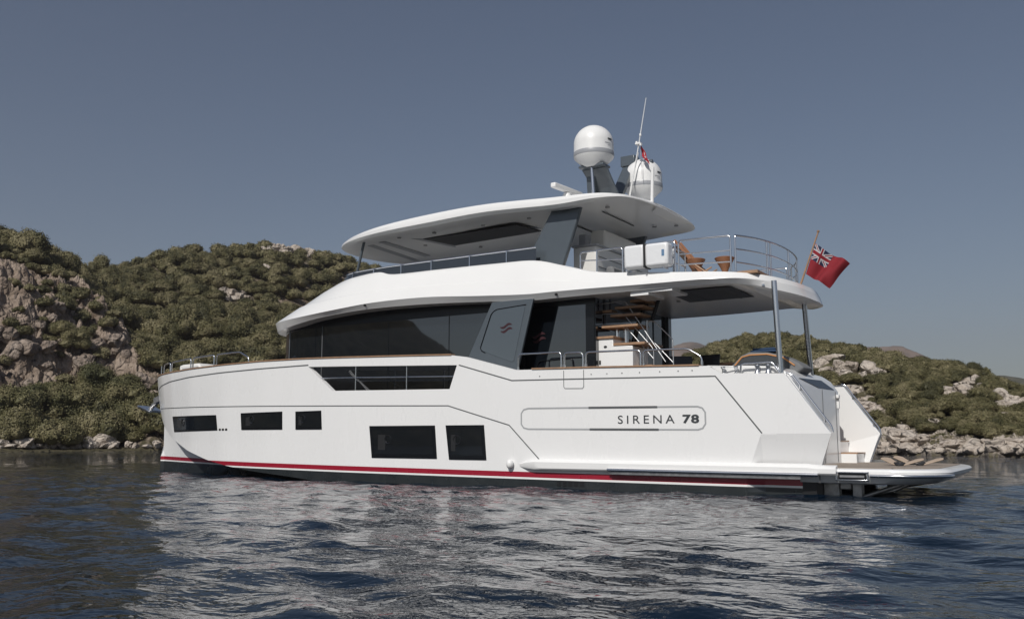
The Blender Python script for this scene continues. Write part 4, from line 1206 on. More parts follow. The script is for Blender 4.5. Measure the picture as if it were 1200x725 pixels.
# red ensign on its staff
t = thing('ensign', 'red ensign with a union flag canton on a wooden staff above the stern', 'flag', loc=(0, 0, 0))
b = MB(); b.tube([(0.93, 0, 4.3), (0.43, 0, 5.62)], 0.024, 8, r_end=0.017); b.lathe((0.43, 0, 5.6), [(0.01, 0), (0.03, 0.02), (0.03, 0.045), (0.01, 0.06)], 10); b.build('staff', M_TEAK, t, smooth=50)
def cloth_mat(nm, c):
    return mat(nm, c, 0.85, bump=0.15, bscale=60)
M_FR, M_FB, M_FW = cloth_mat('flag_red', (0.21, 0.010, 0.018)), cloth_mat('flag_blue', (0.012, 0.018, 0.055)), cloth_mat('flag_white', (0.45, 0.45, 0.47))
NU, NW = 96, 56
A_, B_, D_, E_ = [Vector(p) for p in ((0.50, 0, 5.37), (0.74, 0, 4.70), (-0.20, -0.05, 4.86), (0.27, 0.02, 4.37))]
def fl(u, v):
    p = (A_ * (1 - u) + D_ * u) * (1 - v) + (B_ * (1 - u) + E_ * u) * v
    ph = 9.0 * u + 1.6 * v
    p = p + Vector((0.02 * u * math.sin(5 * v + 6 * u), 0.10 * math.sqrt(u) * math.sin(ph) + 0.03 * math.sin(17 * u - 3 * v) * u, 0.035 * u * math.sin(ph + 0.8) - 0.05 * math.sin(math.pi * u) * (1 - v) * 0.6))
    return tuple(p)
def jack(s, q):
    """colour of the union flag at s, q in 0..1 (2 wide, 1 high): 0 red 1 blue 2 white"""
    x, y = (s - 0.5) * 2, (q - 0.5)
    if abs(y) < 0.1 or abs(x) < 0.1: return 0
    if abs(y) < 0.17 or abs(x) < 0.17: return 2
    d1, d2 = abs(y - x / 2), abs(y + x / 2)
    d = min(d1, d2) * 0.894
    if d < 0.035: return 0
    if d < 0.10: return 2
    return 1
rowsv = [[fl(i / NU, j / NW) for j in range(NW + 1)] for i in range(NU + 1)]
b = MB(); b.grid(rowsv)
b.mi = [jack((i + 0.5) / (NU / 2), (j + 0.5) / (NW / 2)) if i < NU / 2 and j < NW / 2 else 0 for i in range(NU) for j in range(NW)]
b.build('cloth', [M_FR, M_FB, M_FW], t, smooth=80, fix=False)
t = thing('courtesy_flag', 'small red flag with white marks hanging from the radio mast above the domes', 'flag')
b = MB(); rr = [[(4.83 - 0.022 * i - 0.012 * j * (i / 6), -0.42 + 0.035 * math.sin(i * 1.1 + j * 0.8), 8.50 - 0.04 * j - 0.045 * i) for j in range(8)] for i in range(7)]
b.grid(rr); b.mi = [1 if (i, j) in ((2, 2), (2, 3), (3, 4), (4, 3)) else 0 for i in range(6) for j in range(7)]
b.build('cloth', [mat('courtesy_red', (0.33, 0.012, 0.02), 0.8), M_FW], t, smooth=80, fix=False)
b = MB(); b.tube([(4.86, -0.42, 8.46), (4.82, -0.42, 7.6)], 0.006, 5); b.build('halyard', M_FW, t)

# four tan fins lying on the swim platform
M_FIN = mat('tan_fin', (0.42, 0.33, 0.25), 0.6, var=0.06)
M_FOOT = mat('fin_rubber', (0.02, 0.02, 0.022), 0.7)
fin_spots = [((-1.00, 0.35, 0.533), -48, 16, 'tan blade nearest the steps, of the four on the swim platform'), ((-1.12, -0.55, 0.533), -42, 18, 'tan blade lying farthest back of the four on the swim platform'),
             ((-1.12, 0.55, 0.533), 222, 15, 'tan blade rising to the right in the middle of the four on the swim platform'), ((-1.40, -0.1, 0.533), 222, 15, 'tan blade nearest the after edge of the swim platform')]
for loc, rz, tilt, lab in fin_spots:
    t = thing('swim_fin', lab, 'swim fin', 'tan fins on the swim platform', loc)
    t.rotation_euler = (0, -R(tilt), R(rz)); t.scale = (0.85, 0.85, 0.85)
    b = MB(); b.prism([(0, -0.05, 0.0), (0.1, -0.09, 0.0), (0.5, -0.14, 0), (0.56, -0.07, 0), (0.58, 0, 0), (0.56, 0.07, 0), (0.5, 0.14, 0), (0.1, 0.09, 0), (0, 0.05, 0)], (0, 0, 0.03))
    b.build('blade', M_FIN, t, bevel=0.01)
    b = MB(); b.box((-0.12, -0.06, -0.0), (0.08, 0.06, 0.07)); b.build('foot_pocket', M_FOOT, t, bevel=0.02)
#LAND#

# ------------------------------------------------------------------ the land
F_PX = 1075.0
def ray(px, py):
    d = c_fwd + c_right * ((px - 600) / F_PX) - c_up * ((py - 362.5) / F_PX)
    return d
def az_el(px, py):
    d = ray(px, py); hz = math.hypot(d.x, d.y)
    return math.atan2(d.x, -d.y), d.z / hz          # bearing from -y towards +x, slope

class Hill:
    """a height field in polar coordinates about the anchorage: bearing by distance"""
    def __init__(self, crest, shore, ridge, prof, noise_amp, seed, back=1.7, crag=None):
        self.b = np.array([az_el(*c)[0] for c in crest]); o = np.argsort(self.b)
        self.b = self.b[o]
        self.el = np.array([az_el(*c)[1] for c in crest])[o]
        self.sb = np.array([az_el(p, 513)[0] for p, _ in shore]); so_ = np.argsort(self.sb); self.sb = self.sb[so_]; self.sd = np.array([d for _, d in shore], float)[so_]
        self.rb = np.array([az_el(p, 513)[0] for p, _ in ridge]); ro = np.argsort(self.rb); self.rb = self.rb[ro]; self.rd = np.array([d for _, d in ridge], float)[ro]
        self.prof, self.na, self.seed, self.crag, self.back = prof, noise_amp, seed, crag, back
    def xy(self, b, s):
        d0 = np.interp(b, self.sb, self.sd); d1 = np.interp(b, self.rb, self.rd)
        d = d0 + (d1 - d0) * s
        d = d + 2.2 * (fbm(b * 60, s * 0 + 1.7, 0, 3, self.seed) - 0.5) * np.clip(1.2 - s, 0, 1)
        return CAM.x + d * np.sin(b), CAM.y - d * np.cos(b), d
    def z(self, b, s):
        x, y, d = self.xy(b, s)
        zc = 1.085 + np.interp(b, self.rb, self.rd) * np.interp(b, self.b, self.el)
        zc = np.maximum(zc, 0.3)
        f = self.prof(b, np.clip(s, 0, 1))
        z = zc * np.where(s <= 1, f, np.clip(1 - (s - 1) * 0.9 - (s - 1) ** 2 * 0.5, -0.2, 1))
        z = np.where(s < 0, s * 25, z)
        k = np.clip(s * 6, 0, 1) * np.clip((1.25 - s) * 4, 0.35, 1)
        z = z + self.na * k * (fbm(x * 0.09, y * 0.09, 0, 4, self.seed) - 0.5) * 2
        if self.crag is not None:
            c = self.crag(b, s)
            r = 1 - np.abs(2 * fbm(x * 0.23, y * 0.23, z * 0.23, 4, self.seed + 3, 0.55) - 1)
            q = vnoise(x * 0.5 + 0.15 * z, y * 0.5, z * 0.4, self.seed + 8)
            st = np.floor(q * 5) / 5
            rf = 1 - np.abs(2 * fbm(x * 0.8, y * 0.8, z * 0.8, 3, self.seed + 6, 0.6) - 1)
            z = z + c * ((r - 0.75) * 5.0 + (st - 0.4) * 2.0 + (rf - 0.75) * 2.4 + (fbm(x * 1.6, y * 1.6, z, 3, self.seed + 5) - .5) * 1.0)
        return x, y, z
    def mesh(self, name, mats, bs, ss):
        B, S_ = np.meshgrid(bs, ss)
        x, y, z = self.z(B, S_)
        o = bpy.data.objects.new(name, np_mesh(name, np.stack([x, y, z], -1).reshape(-1, 3), grid_faces(len(ss), len(bs)), mats))
        link(o); tag(o, kind='structure')
        return o
    def hit(self, px, py):
        b, el = az_el(px, py)
        s = np.linspace(0, 1.05, 400)
        x, y, z = self.z(np.full_like(s, b), s)
        d = np.hypot(x - CAM.x, y - CAM.y)
        ok = np.nonzero(z >= 1.085 + d * el)[0]
        i = ok[0] if len(ok) else int(np.argmax((z - 1.085) / d - el))
        return float(x[i]), float(y[i]), float(z[i])

def soil_mat(name, soil, rock_a, rock_b, lo, hi):
    mt = rock_mat(name, rock_a, tuple((p + q) / 2 for p, q in zip(rock_a, rock_b)), rock_b)
    t = mt.node_tree; b = t.nodes['Principled BSDF']
    src = b.inputs['Base Color'].links[0].from_socket
    g = t.nodes.new('ShaderNodeNewGeometry'); sp = t.nodes.new('ShaderNodeSeparateXYZ'); t.links.new(g.outputs['True Normal'], sp.inputs[0])
    nz = t.nodes.new('ShaderNodeTexNoise'); nz.inputs['Scale'].default_value = 0.35; nz.inputs['Detail'].default_value = 6
    t.links.new(g.outputs['Position'], nz.inputs['Vector'])
    ad = t.nodes.new('ShaderNodeMath'); ad.operation = 'MULTIPLY_ADD'; ad.inputs[1].default_value = 0.35; t.links.new(nz.outputs['Fac'], ad.inputs[0]); t.links.new(sp.outputs['Z'], ad.inputs[2])
    mr = t.nodes.new('ShaderNodeMapRange'); mr.inputs['From Min'].default_value = lo; mr.inputs['From Max'].default_value = hi
    t.links.new(ad.outputs[0], mr.inputs['Value'])
    mx = t.nodes.new('ShaderNodeMix'); mx.data_type = 'RGBA'; mx.inputs['B'].default_value = (*soil, 1)
    t.links.new(mr.outputs[0], mx.inputs['Factor']); t.links.new(src, mx.inputs['A']); t.links.new(mx.outputs['Result'], b.inputs['Base Color'])
    return mt
M_HILL_A = soil_mat('hill_ground', (0.085, 0.075, 0.045), (0.13, 0.095, 0.07), (0.42, 0.34, 0.275), 0.92, 1.1)
M_HILL_B = soil_mat('slope_ground', (0.115, 0.10, 0.058), (0.27, 0.225, 0.185), (0.54, 0.48, 0.415), 0.80, 0.98)

# hillside beyond the bow: a wooded slope with a rock face over the water at its near end
cliffw = lambda b: np.clip((b - az_el(205, 513)[0]) / (az_el(150, 513)[0] - az_el(205, 513)[0]), 0, 1)
cliffs = lambda b, s: cliffw(b + (az_el(95, 513)[0] - az_el(185, 513)[0]) * -np.clip((s - 0.14) * 2.6, 0, 1.0))
def prof_a(b, s):
    w_ = cliffs(b, s)
    slope = 0.96 * s ** 0.93 + 0.04 * np.sin(s * 9)
    cl = np.interp(s, [0, 0.05, 0.13, 0.2, 0.30, 0.42, 0.6, 1], [0, 0.015, 0.06, 0.22, 0.52, 0.66, 0.80, 1])
    return slope * (1 - w_) + cl * w_
crag_a = lambda b, s: cliffs(b, s) * np.clip((s - 0.10) * 14, 0, 1) * np.clip((0.52 - s) * 7, 0, 1)
HA = Hill([(-420, 215), (-200, 240), (-60, 274), (0, 285), (20, 289), (45, 302), (75, 315), (105, 321), (150, 318), (165, 310), (190, 300), (240, 298), (300, 292), (325, 293), (365, 298), (400, 304), (444, 320), (520, 345), (600, 385), (700, 450), (780, 505)],
          [(-420, 76), (0, 82), (190, 85), (400, 96), (780, 120)], [(-420, 135), (0, 150), (105, 160), (190, 162), (325, 172), (444, 185), (780, 190)], prof_a, 1.3, 11, crag=crag_a)
bs = np.unique(np.concatenate([np.linspace(az_el(-420, 513)[0], az_el(-40, 513)[0], 60), np.linspace(az_el(-40, 513)[0], az_el(215, 513)[0], 210), np.linspace(az_el(215, 513)[0], az_el(780, 513)[0], 150)]))
HA.mesh('hillside', [M_HILL_A], bs, np.concatenate([np.linspace(-0.06, 0.1, 24), np.linspace(0.104, 0.55, 120), np.linspace(0.56, 1.6, 60)]))

# rocky slope beyond the stern
def prof_b(b, s):
    return np.interp(s, [0, 0.02, 0.06, 0.12, 0.3, 0.6, 0.85, 1], [0, 0.05, 0.11, 0.15, 0.36, 0.70, 0.93, 1])
crag_b = lambda b, s: 0.30 * np.clip(s * 25, 0, 1) * np.clip((0.16 - s) * 14, 0, 1) + 0.10 * np.clip(s * 10, 0, 1) * np.clip(1.2 - s, 0, 1)
HB = Hill([(700, 500), (745, 470), (775, 440), (790, 432), (806, 422), (824, 416), (850, 408), (873, 402), (895, 399), (941, 398), (954, 404), (981, 410), (1010, 418), (1083, 434), (1125, 437), (1154, 446), (1200, 462), (1270, 478), (1380, 492), (1560, 509)],
          [(700, 96), (880, 76), (1000, 66), (1200, 60), (1560, 60)], [(700, 125), (880, 116), (1000, 108), (1200, 90), (1560, 72)], prof_b, 0.7, 23, crag=crag_b)
HB.mesh('rocky_slope', [M_HILL_B], np.linspace(az_el(1560, 513)[0], az_el(700, 513)[0], 330), np.concatenate([np.linspace(-0.06, 0.2, 60), np.linspace(0.205, 1.6, 110)]))

# ------------------------------------------------------------------ plants
def leaf_cloud(rng, clumps, per, size, flat=0.75):
    """leaf quads and a ragged inner mass for a crown made of clumps (x, y, z, r)"""
    V, F = [], []
    k = 0
    for cx, cy, cz, r in clumps:
        n_ = max(12, int(per * r * r))
        d = rng.normal(size=(n_, 3)); d /= np.linalg.norm(d, axis=1)[:, None]
        d[:, 2] = np.where(d[:, 2] < -0.35, -d[:, 2], d[:, 2])
        rad = r * (0.78 + 0.30 * rng.random(n_) + 0.35 * rng.random(n_) ** 6)
        c = np.array([cx, cy, cz]) + d * rad[:, None] * np.array([1, 1, flat])
        nr = d + rng.normal(scale=0.42, size=(n_, 3)); nr /= np.linalg.norm(nr, axis=1)[:, None]
        a = np.cross(nr, rng.normal(size=(n_, 3))); a /= np.linalg.norm(a, axis=1)[:, None]
        b_ = np.cross(nr, a)
        sz = size * (0.6 + 0.8 * rng.random(n_))[:, None]
        q = np.stack([c - a * sz - b_ * sz * 0.6, c + a * sz * 0.7 - b_ * sz * 0.7, c + a * sz + b_ * sz * 0.6, c - a * sz * 0.7 + b_ * sz * 0.7], 1).reshape(-1, 3)
        V.append(q); F.append(np.arange(n_ * 4).reshape(-1, 4) + k); k += n_ * 4
    return np.concatenate(V), np.concatenate(F)
def core(rng, clumps, flat=0.75):
    V, F, k = [], [], 0
    nu, nv = 9, 6
    for cx, cy, cz, r in clumps:
        a = np.linspace(0, 2 * np.pi, nu, endpoint=False); h = np.linspace(-1.3, 1.45, nv)
        A, Hh = np.meshgrid(a, h)
        rr = r * 0.80 * (0.88 + 0.24 * rng.random(A.shape))
        v = np.stack([cx + rr * np.cos(A) * np.cos(Hh), cy + rr * np.sin(A) * np.cos(Hh), cz + rr * np.sin(Hh) * flat], -1).reshape(-1, 3)
        f = []
        for i in range(nv - 1):
            for j in range(nu):
                f.append((i * nu + j, i * nu + (j + 1) % nu, (i + 1) * nu + (j + 1) % nu, (i + 1) * nu + j))
        V.append(v); F.append(np.array(f) + k); k += len(v)
    return np.concatenate(V), np.concatenate(F)
def shrub_geo(seed, per, size, n_cl):
    """a rounded shrub, about 2 m across and 1.6 m high at unit scale"""
    rng = np.random.default_rng(seed)
    cl = []
    for i in range(n_cl):
        a, q = rng.random() * 6.28, rng.random() ** 0.6 * 0.62
        r = 0.34 + 0.2 * rng.random()
        cl.append((q * math.cos(a), q * math.sin(a), 0.28 + (0.72 - q * 0.72) * (0.5 + 0.6 * rng.random()), r))
    v1, f1 = leaf_cloud(rng, cl, per, size)
    v2, f2 = core(rng, cl)
    return np.concatenate([v1, v2]), np.concatenate([f1, f2 + len(v1)])
SHRUBS = [np_mesh('shrub', *shrub_geo(100 + i, 2000, 0.029, 12 + i % 4), [M_LEAF], smooth=False) for i in range(7)]
STUFF = [shrub_geo(200 + i, 560, 0.048, 9) for i in range(5)]

def scatter(hill, b0, b1, s0, s1, n_, keep, rng, size, gap):
    """shrub positions, thinned so that crowns only partly overlap"""
    B = b0 + (b1 - b0) * rng.random(n_); S_ = s0 + (s1 - s0) * rng.random(n_)
    x, y, z = hill.z(B, S_)
    kp = keep(B, S_, x, y)
    sz = size(B, S_, rng.random(n_))
    d = np.hypot(x - CAM.x, y - CAM.y)
    grid, out = {}, []
    for i in np.argsort(-sz):
        if not kp[i]: continue
        key = (int(x[i] // 4), int(y[i] // 4)); r = sz[i]
        if any((x[i] - q[0]) ** 2 + (y[i] - q[1]) ** 2 < ((r + q[2]) * gap) ** 2 for a in (-1, 0, 1) for c in (-1, 0, 1) for q in grid.get((key[0] + a, key[1] + c), ())): continue
        grid.setdefault(key, []).append((x[i], y[i], r))
        out.append((x[i], y[i], z[i], sz[i], d[i], B[i], S_[i]))
    return out

rk = np.random.default_rng(5)
def in_px(B, p0, p1): return (B <= az_el(p0, 513)[0]) & (B >= az_el(p1, 513)[0])
def keep_a(B, S_, x, y):
    nz = vnoise(x * 0.13, y * 0.13, 0, 31)
    c = crag_a(B, S_)
    k = np.where(c > 0.3, (nz > 0.66) & (vnoise(x * 0.5, y * 0.5, 0, 77) > 0.45), nz > 0.12)
    k &= ~(in_px(B, 303, 368) & (S_ > 0.86) & (S_ < 1.03) & (vnoise(x * 0.3, y * 0.3, 0, 3) > 0.25))
    k &= ~(in_px(B, 255, 292) & (S_ > 0.60) & (S_ < 0.68))
    k &= ~(in_px(B, 322, 345) & (S_ > 0.78) & (S_ < 0.84))
    k &= (S_ > 0.035)
    return k
pa = scatter(HA, az_el(470, 513)[0], az_el(-120, 513)[0], 0.03, 1.06, 9000, keep_a, rk, lambda B, S_, u: np.where(crag_a(B, S_) > 0.3, 0.5 + 0.7 * u, 0.75 + 1.45 * u ** 1.8), 0.56)
def keep_b(B, S_, x, y):
    nz = vnoise(x * 0.17, y * 0.17, 0, 41)
    k = (nz > 0.2) & (S_ > 0.06 + 0.07 * vnoise(x * 0.2, y * 0.2, 0, 4))
    k &= ~(in_px(B, 980, 1062) & (np.abs(S_ - np.interp(-B, [-az_el(980, 513)[0], -az_el(1062, 513)[0]], [0.60, 0.16])) < 0.025))
    return k
pb = scatter(HB, az_el(1330, 513)[0], az_el(770, 513)[0], 0.05, 1.06, 14000, keep_b, rk, lambda B, S_, u: 0.36 + 0.74 * u ** 2.0, 0.57)

ro_ = random.Random(14)
OUT_A, OUT_B = [], []
def mark_out(lst, hill, px, py, r, grp): lst.append((*hill.hit(px, py), r, grp))
for i in range(52): mark_out(OUT_A, HA, ro_.uniform(306, 368), ro_.uniform(289, 302) , ro_.uniform(.6, 1.4), 'crest')
for px, py, r in ((262, 344, 1.2), (256, 342, .9), (271, 348, 1.0), (280, 349, .9), (275, 352, .8), (310, 319, 1.2), (333, 317, 1.2), (336, 320, .9), (318, 318, .8), (303, 316, .8), (288, 350, .7), (266, 352, .9), (283, 345, .8)):
    mark_out(OUT_A, HA, px, py, r, 'among')
for px, py, r in ((963, 428, 1.4), (975, 424, 1.6), (984, 430, 1.5), (998, 432, 1.6), (968, 436, 1.2), (980, 441, 1.0), (1020, 433, 1.3), (1029, 437, 1.1), (955, 430, 1.2), (991, 438, .9), (1012, 440, .8)):
    mark_out(OUT_B, HB, px, py + 3, r * 0.72, 'cluster')
for i in range(26):
    t_ = ro_.random(); mark_out(OUT_B, HB, 987 + 72 * t_ + ro_.uniform(-9, 8), 452 + 56 * t_ + ro_.uniform(-6, 8), ro_.uniform(.4, 1.05), 'slab')
for cx_, cy_, n_, sx_, sy_ in ((1143, 446, 12, 14, 4), (1168, 447, 12, 10, 4), (1148, 467, 16, 13, 8), (1186, 476, 20, 16, 9), (1128, 455, 6, 7, 4), (1110, 458, 5, 5, 3), (1095, 497, 5, 8, 4), (1175, 490, 8, 12, 4)):
    for i in range(n_): mark_out(OUT_B, HB, ro_.gauss(cx_, sx_ * .6), ro_.gauss(cy_, sy_ * .6), ro_.uniform(.3, .8), 'end')
def clear_of(pts, outs):
    o = np.array([(q[0], q[1], q[3]) for q in outs])
    res_ = []
    for q in pts:
        # the line from the rock towards the anchorage is kept open for a short way
        dx, dy = o[:, 0] - q[0], o[:, 1] - q[1]
        L = math.hypot(q[0] - CAM.x, q[1] - CAM.y); ux, uy = (q[0] - CAM.x) / L, (q[1] - CAM.y) / L
        al, ac = dx * ux + dy * uy, np.abs(dx * uy - dy * ux)
        if np.any((ac < o[:, 2] * 0.55 + q[3] * 0.25) & (al > -0.6) & (al < 1.0 + q[3] * 0.8)): continue
        res_.append(q)
    return res_
pa = clear_of(pa, OUT_A); pb = clear_of(pb, OUT_B)

def px_of(p):
    d = Vector(p) - CAM; w_ = d.dot(c_fwd)
    return 600 + F_PX * d.dot(c_right) / w_, 362.5 - F_PX * d.dot(c_up) / w_
def hidden(q):
    """behind the yacht's hull or saloon, or outside the picture"""
    px, py = px_of((q[0], q[1], q[2] + q[3] * 0.8))
    if px < -20 or px > 1220: return True
    if 470 < px < 780: return True
    if 200 < px < 335 and py > 440: return True
    if 335 < px < 470 and py > 385: return True
    if 780 < px < 980 and py > 455: return True
    return False
def plant_shrubs(pts, n_ind, label, group, mass, mass_label, tall):
    vis = sorted([q for q in pts if not hidden(q)], key=lambda q: -q[3] / q[4])
    rg = random.Random(9)
    first = {}
    for q in vis[:n_ind]:
        k = rg.randrange(len(SHRUBS))
        if k not in first and not SHRUBS[k].users:
            o = bpy.data.objects.new('shrub', SHRUBS[k])
        else:
            o = bpy.data.objects.new('shrub', SHRUBS[k])
        COL.objects.link(o)
        o.location = (q[0], q[1], q[2] - 0.12 * q[3])
        o.rotation_euler = (rg.uniform(-.12, .12), rg.uniform(-.12, .12), rg.random() * 6.28)
        o.scale = (q[3] * rg.uniform(.85, 1.3), q[3] * rg.uniform(.85, 1.3), q[3] * (rg.uniform(.7, 1.2) if rg.random() > tall else rg.uniform(1.3, 1.7)))
        tag(o, label, 'shrub', group)
    ind = set(id(q) for q in vis[:n_ind])
    V, F, k = [], [], 0
    for q in pts:
        if id(q) in ind: continue
        v, f = STUFF[rg.randrange(len(STUFF))]
        a = rg.random() * 6.28; c, s = math.cos(a), math.sin(a)
        sc_ = q[3]
        V.append(np.stack([q[0] + sc_ * (v[:, 0] * c - v[:, 1] * s), q[1] + sc_ * (v[:, 0] * s + v[:, 1] * c), q[2] - 0.12 * sc_ + sc_ * rg.uniform(.85, 1.2) * v[:, 2]], 1))
        F.append(f + k); k += len(v)
    o = bpy.data.objects.new(mass, np_mesh(mass, np.concatenate(V), np.concatenate(F), [M_LEAF], smooth=False))
    link(o); tag(o, mass_label, None, None, 'stuff')
plant_shrubs(pa, 190, 'rounded olive green shrub on the wooded hillside beyond the bow', 'shrubs on the hillside beyond the bow', 'hillside_scrub', 'dense olive green scrub covering the hillside beyond the bow', 0.15)
plant_shrubs(pb, 105, 'low olive shrub on the rocky slope beyond the stern', 'shrubs on the slope beyond the stern', 'slope_scrub', 'low dry scrub covering the slope beyond the stern', 0.0)

# bushy trees along the foot of the rock face: trunk and crown
def make_tree(seed, h, wd):
    rng = np.random.default_rng(seed)
    t = thing('bushy_tree', 'dark green bushy tree at the foot of the rock face by the water', 'tree', 'trees at the foot of the rock face')
    cl = []
    for i in range(15):
        a, q = rng.random() * 6.28, rng.random() ** 0.6
        r = wd * (0.17 + 0.12 * rng.random())
        zz = h * (0.34 + 0.52 * rng.random() * (1.05 - 0.6 * q))
        cl.append((q * wd * 0.38 * math.cos(a), q * wd * 0.38 * math.sin(a), zz, r))
    v1, f1 = leaf_cloud(rng, cl, 520, 0.055, 0.85); v2, f2 = core(rng, cl, 0.85)
    c = bpy.data.objects.new('crown', np_mesh('crown', np.concatenate([v1, v2]), np.concatenate([f1, f2 + len(v1)]), [M_LEAFB], smooth=False))
    link(c, t)
    b = MB(); b.tube([(0, 0, -0.5), (0.08, 0.05, h * 0.25), (-0.05, 0.1, h * 0.55)], 0.13, 8, r_end=0.05)
    for cx, cy, cz, r in cl[:7]: b.tube([(0, 0.05, h * 0.2), (cx * 0.5, cy * 0.5, cz * 0.6), (cx, cy, cz)], 0.06, 6, r_end=0.02)
    b.build('trunk', M_BARK, t, smooth=60)
    return t
def copy_tree(src):
    r = src.copy(); COL.objects.link(r)
    for ch in list(src.children):
        c = ch.copy(); COL.objects.link(c); c.parent = r
    return r
protos = [make_tree(31, 4.2, 4.4), make_tree(32, 3.4, 4.6), make_tree(33, 4.8, 4.0)]
tree_spots = [(8, 515, 1.0), (-14, 505, 1.1), (46, 508, 1.0), (75, 512, 1.05), (98, 505, 1.15), (122, 512, .95), (140, 508, 1.1), (162, 513, 1.0), (181, 511, .9), (108, 480, .9), (64, 490, .85), (150, 488, .9), (20, 523, .55), (185, 519, .6), (148, 521, .55), (84, 425, .7), (74, 408, .6)]
for i, (px, py, s) in enumerate(tree_spots):
    t = protos[i] if i < 3 else copy_tree(protos[i % 3])
    t.location = HA.hit(px, py - 7)
    t.scale = (s, s, s); t.rotation_euler = (0, 0, i * 2.1)
    if 400 < py < 430: t['label'] = 'dark green bushy tree growing on a ledge high in the rock face'; t['group'] = 'trees on the rock face'

# ------------------------------------------------------------------ boulders
def rock_geo(seed):
    rng = np.random.default_rng(seed)
    bm = bmesh.new(); bmesh.ops.create_icosphere(bm, subdivisions=4, radius=1)
    pl_ = rng.normal(size=(15, 3)); pl_ /= np.linalg.norm(pl_, axis=1)[:, None]; off = 0.52 + 0.3 * rng.random(15)
    for v in bm.verts:
        p = np.array(v.co)
        for n_, o_ in zip(pl_, off):
            e = p @ n_ - o_
            if e > 0: p = p - n_ * e * 0.92
        q = p * 2.3 + seed
        p = p * (1 + 0.16 * (float(fbm(q[0], q[1], q[2], 4, seed)) - 0.5) * 2)
        v.co = p
    me = bpy.data.meshes.new('boulder'); bm.to_mesh(me); bm.free()
    me.materials.append(M_PALEROCK)
    me.polygons.foreach_set('use_smooth', [True] * len(me.polygons)); me.set_sharp_from_angle(angle=R(28))
    return me
ROCKS = [rock_geo(50 + i) for i in range(6)]
rr_ = random.Random(4)
def boulder(p, r, label, group, sink=0.3, flat=0.75, mt=None):
    o = bpy.data.objects.new('boulder', ROCKS[rr_.randrange(6)]); COL.objects.link(o)
    o.location = (p[0], p[1], p[2] + r * (flat - sink) * 0.6)
    o.scale = (r * rr_.uniform(.8, 1.3), r * rr_.uniform(.8, 1.3), r * flat * rr_.uniform(.8, 1.2))
    o.rotation_euler = (rr_.uniform(-.3, .3), rr_.uniform(-.3, .3), rr_.random() * 6.28)
    tag(o, label, 'boulder', group)
    if mt:
        o.material_slots[0].link = 'OBJECT'; o.material_slots[0].material = mt
    return o
G1 = ('pale boulder on the waterline under the rock face', 'boulders on the waterline under the rock face')
for px, r in ((3, .6), (12, .45), (27, .95), (36, .55), (44, .6), (53, .5), (60, 1.0), (67, .7), (77, 1.25), (86, .55), (92, .5), (105, .95), (112, .6), (121, 1.35), (128, .8), (133, .5), (152, .6), (158, .4), (184, .55), (172, .4)):
    boulder(HA.hit(px, 525.5 - r * 0.8), r, *G1, sink=0.1)
G2 = ('pale rock in the outcrop on the crest of the wooded hillside', 'rocks on the crest of the wooded hillside')
for q in OUT_A:
    if q[4] == 'crest': boulder(q[:3], q[3], *G2, flat=0.8)
    else: boulder(q[:3], q[3], 'pale rock lying among the shrubs partway up the wooded hillside', 'rocks among the shrubs of the hillside')
for i in range(48):
    px, py = rr_.uniform(-15, 185), rr_.uniform(345, 470)
    if px < 40 and py < 360: continue
    boulder(HA.hit(px, py), rr_.uniform(.45, 1.25), 'brown block jutting out of the rock face above the water', 'blocks in the rock face', sink=0.9, flat=0.9, mt=M_CLIFF)
G3 = ('pale rock along the waterline beyond the stern', 'rocks along the waterline beyond the stern')
for i in range(110):
    px = 980 + 235 * (i + rr_.random()) / 110
    py = 530 - rr_.random() ** 1.6 * 15
    boulder(HB.hit(px, py), 0.16 + 0.7 * rr_.random() ** 2.2, *G3, sink=0.45, flat=0.55)
G4 = ('grey boulder in the cluster high on the slope behind the stern rail', 'boulder cluster high on the slope')
G5 = ('grey rock in the bare slab that runs down towards the water', 'rocks in the slab behind the stern quarter')
G6 = ('pale rock in the outcrop at the far end of the slope', 'rocks in the outcrop at the end of the slope')
for q in OUT_B:
    if q[4] == 'cluster': boulder(q[:3], q[3], *G4, flat=0.85)
    elif q[4] == 'slab': boulder(q[:3], q[3], *G5, sink=0.7, flat=0.6)
    else: boulder(q[:3], q[3], *G6, sink=0.5, flat=0.7)

# ------------------------------------------------------------------ far mountains, and the shore behind the anchorage
def ridge_mesh(name, crest, dist, depth, mt, seed, rough=0.06, n_=120):
    b_ = np.array([az_el(*c)[0] for c in crest]); e_ = np.array([az_el(*c)[1] for c in crest]); o = np.argsort(b_)
    bb = np.linspace(b_.min(), b_.max(), n_); tt = np.linspace(-1, 1, 41)
    B, T = np.meshgrid(bb, tt)
    hgt = 1.085 + dist * np.interp(B, b_[o], e_[o])
    d = dist + T * depth
    x, y = CAM.x + d * np.sin(B), CAM.y - d * np.cos(B)
    sc_ = 6.0 / depth
    z = hgt * (1 - np.abs(T) ** 1.25) + hgt * rough * 4 * (1 - np.abs(2 * fbm(x * sc_, y * sc_, 0, 5, seed) - 1) - 0.7) * np.clip(np.abs(T) * 2, 0.25, 1) * (1 - np.abs(T) ** 3)
    z = np.where(np.abs(T) > 0.99, -5, z)
    ob = bpy.data.objects.new(name, np_mesh(name, np.stack([x, y, z], -1).reshape(-1, 3), grid_faces(41, n_), [mt]))
    link(ob); tag(ob, kind='structure')
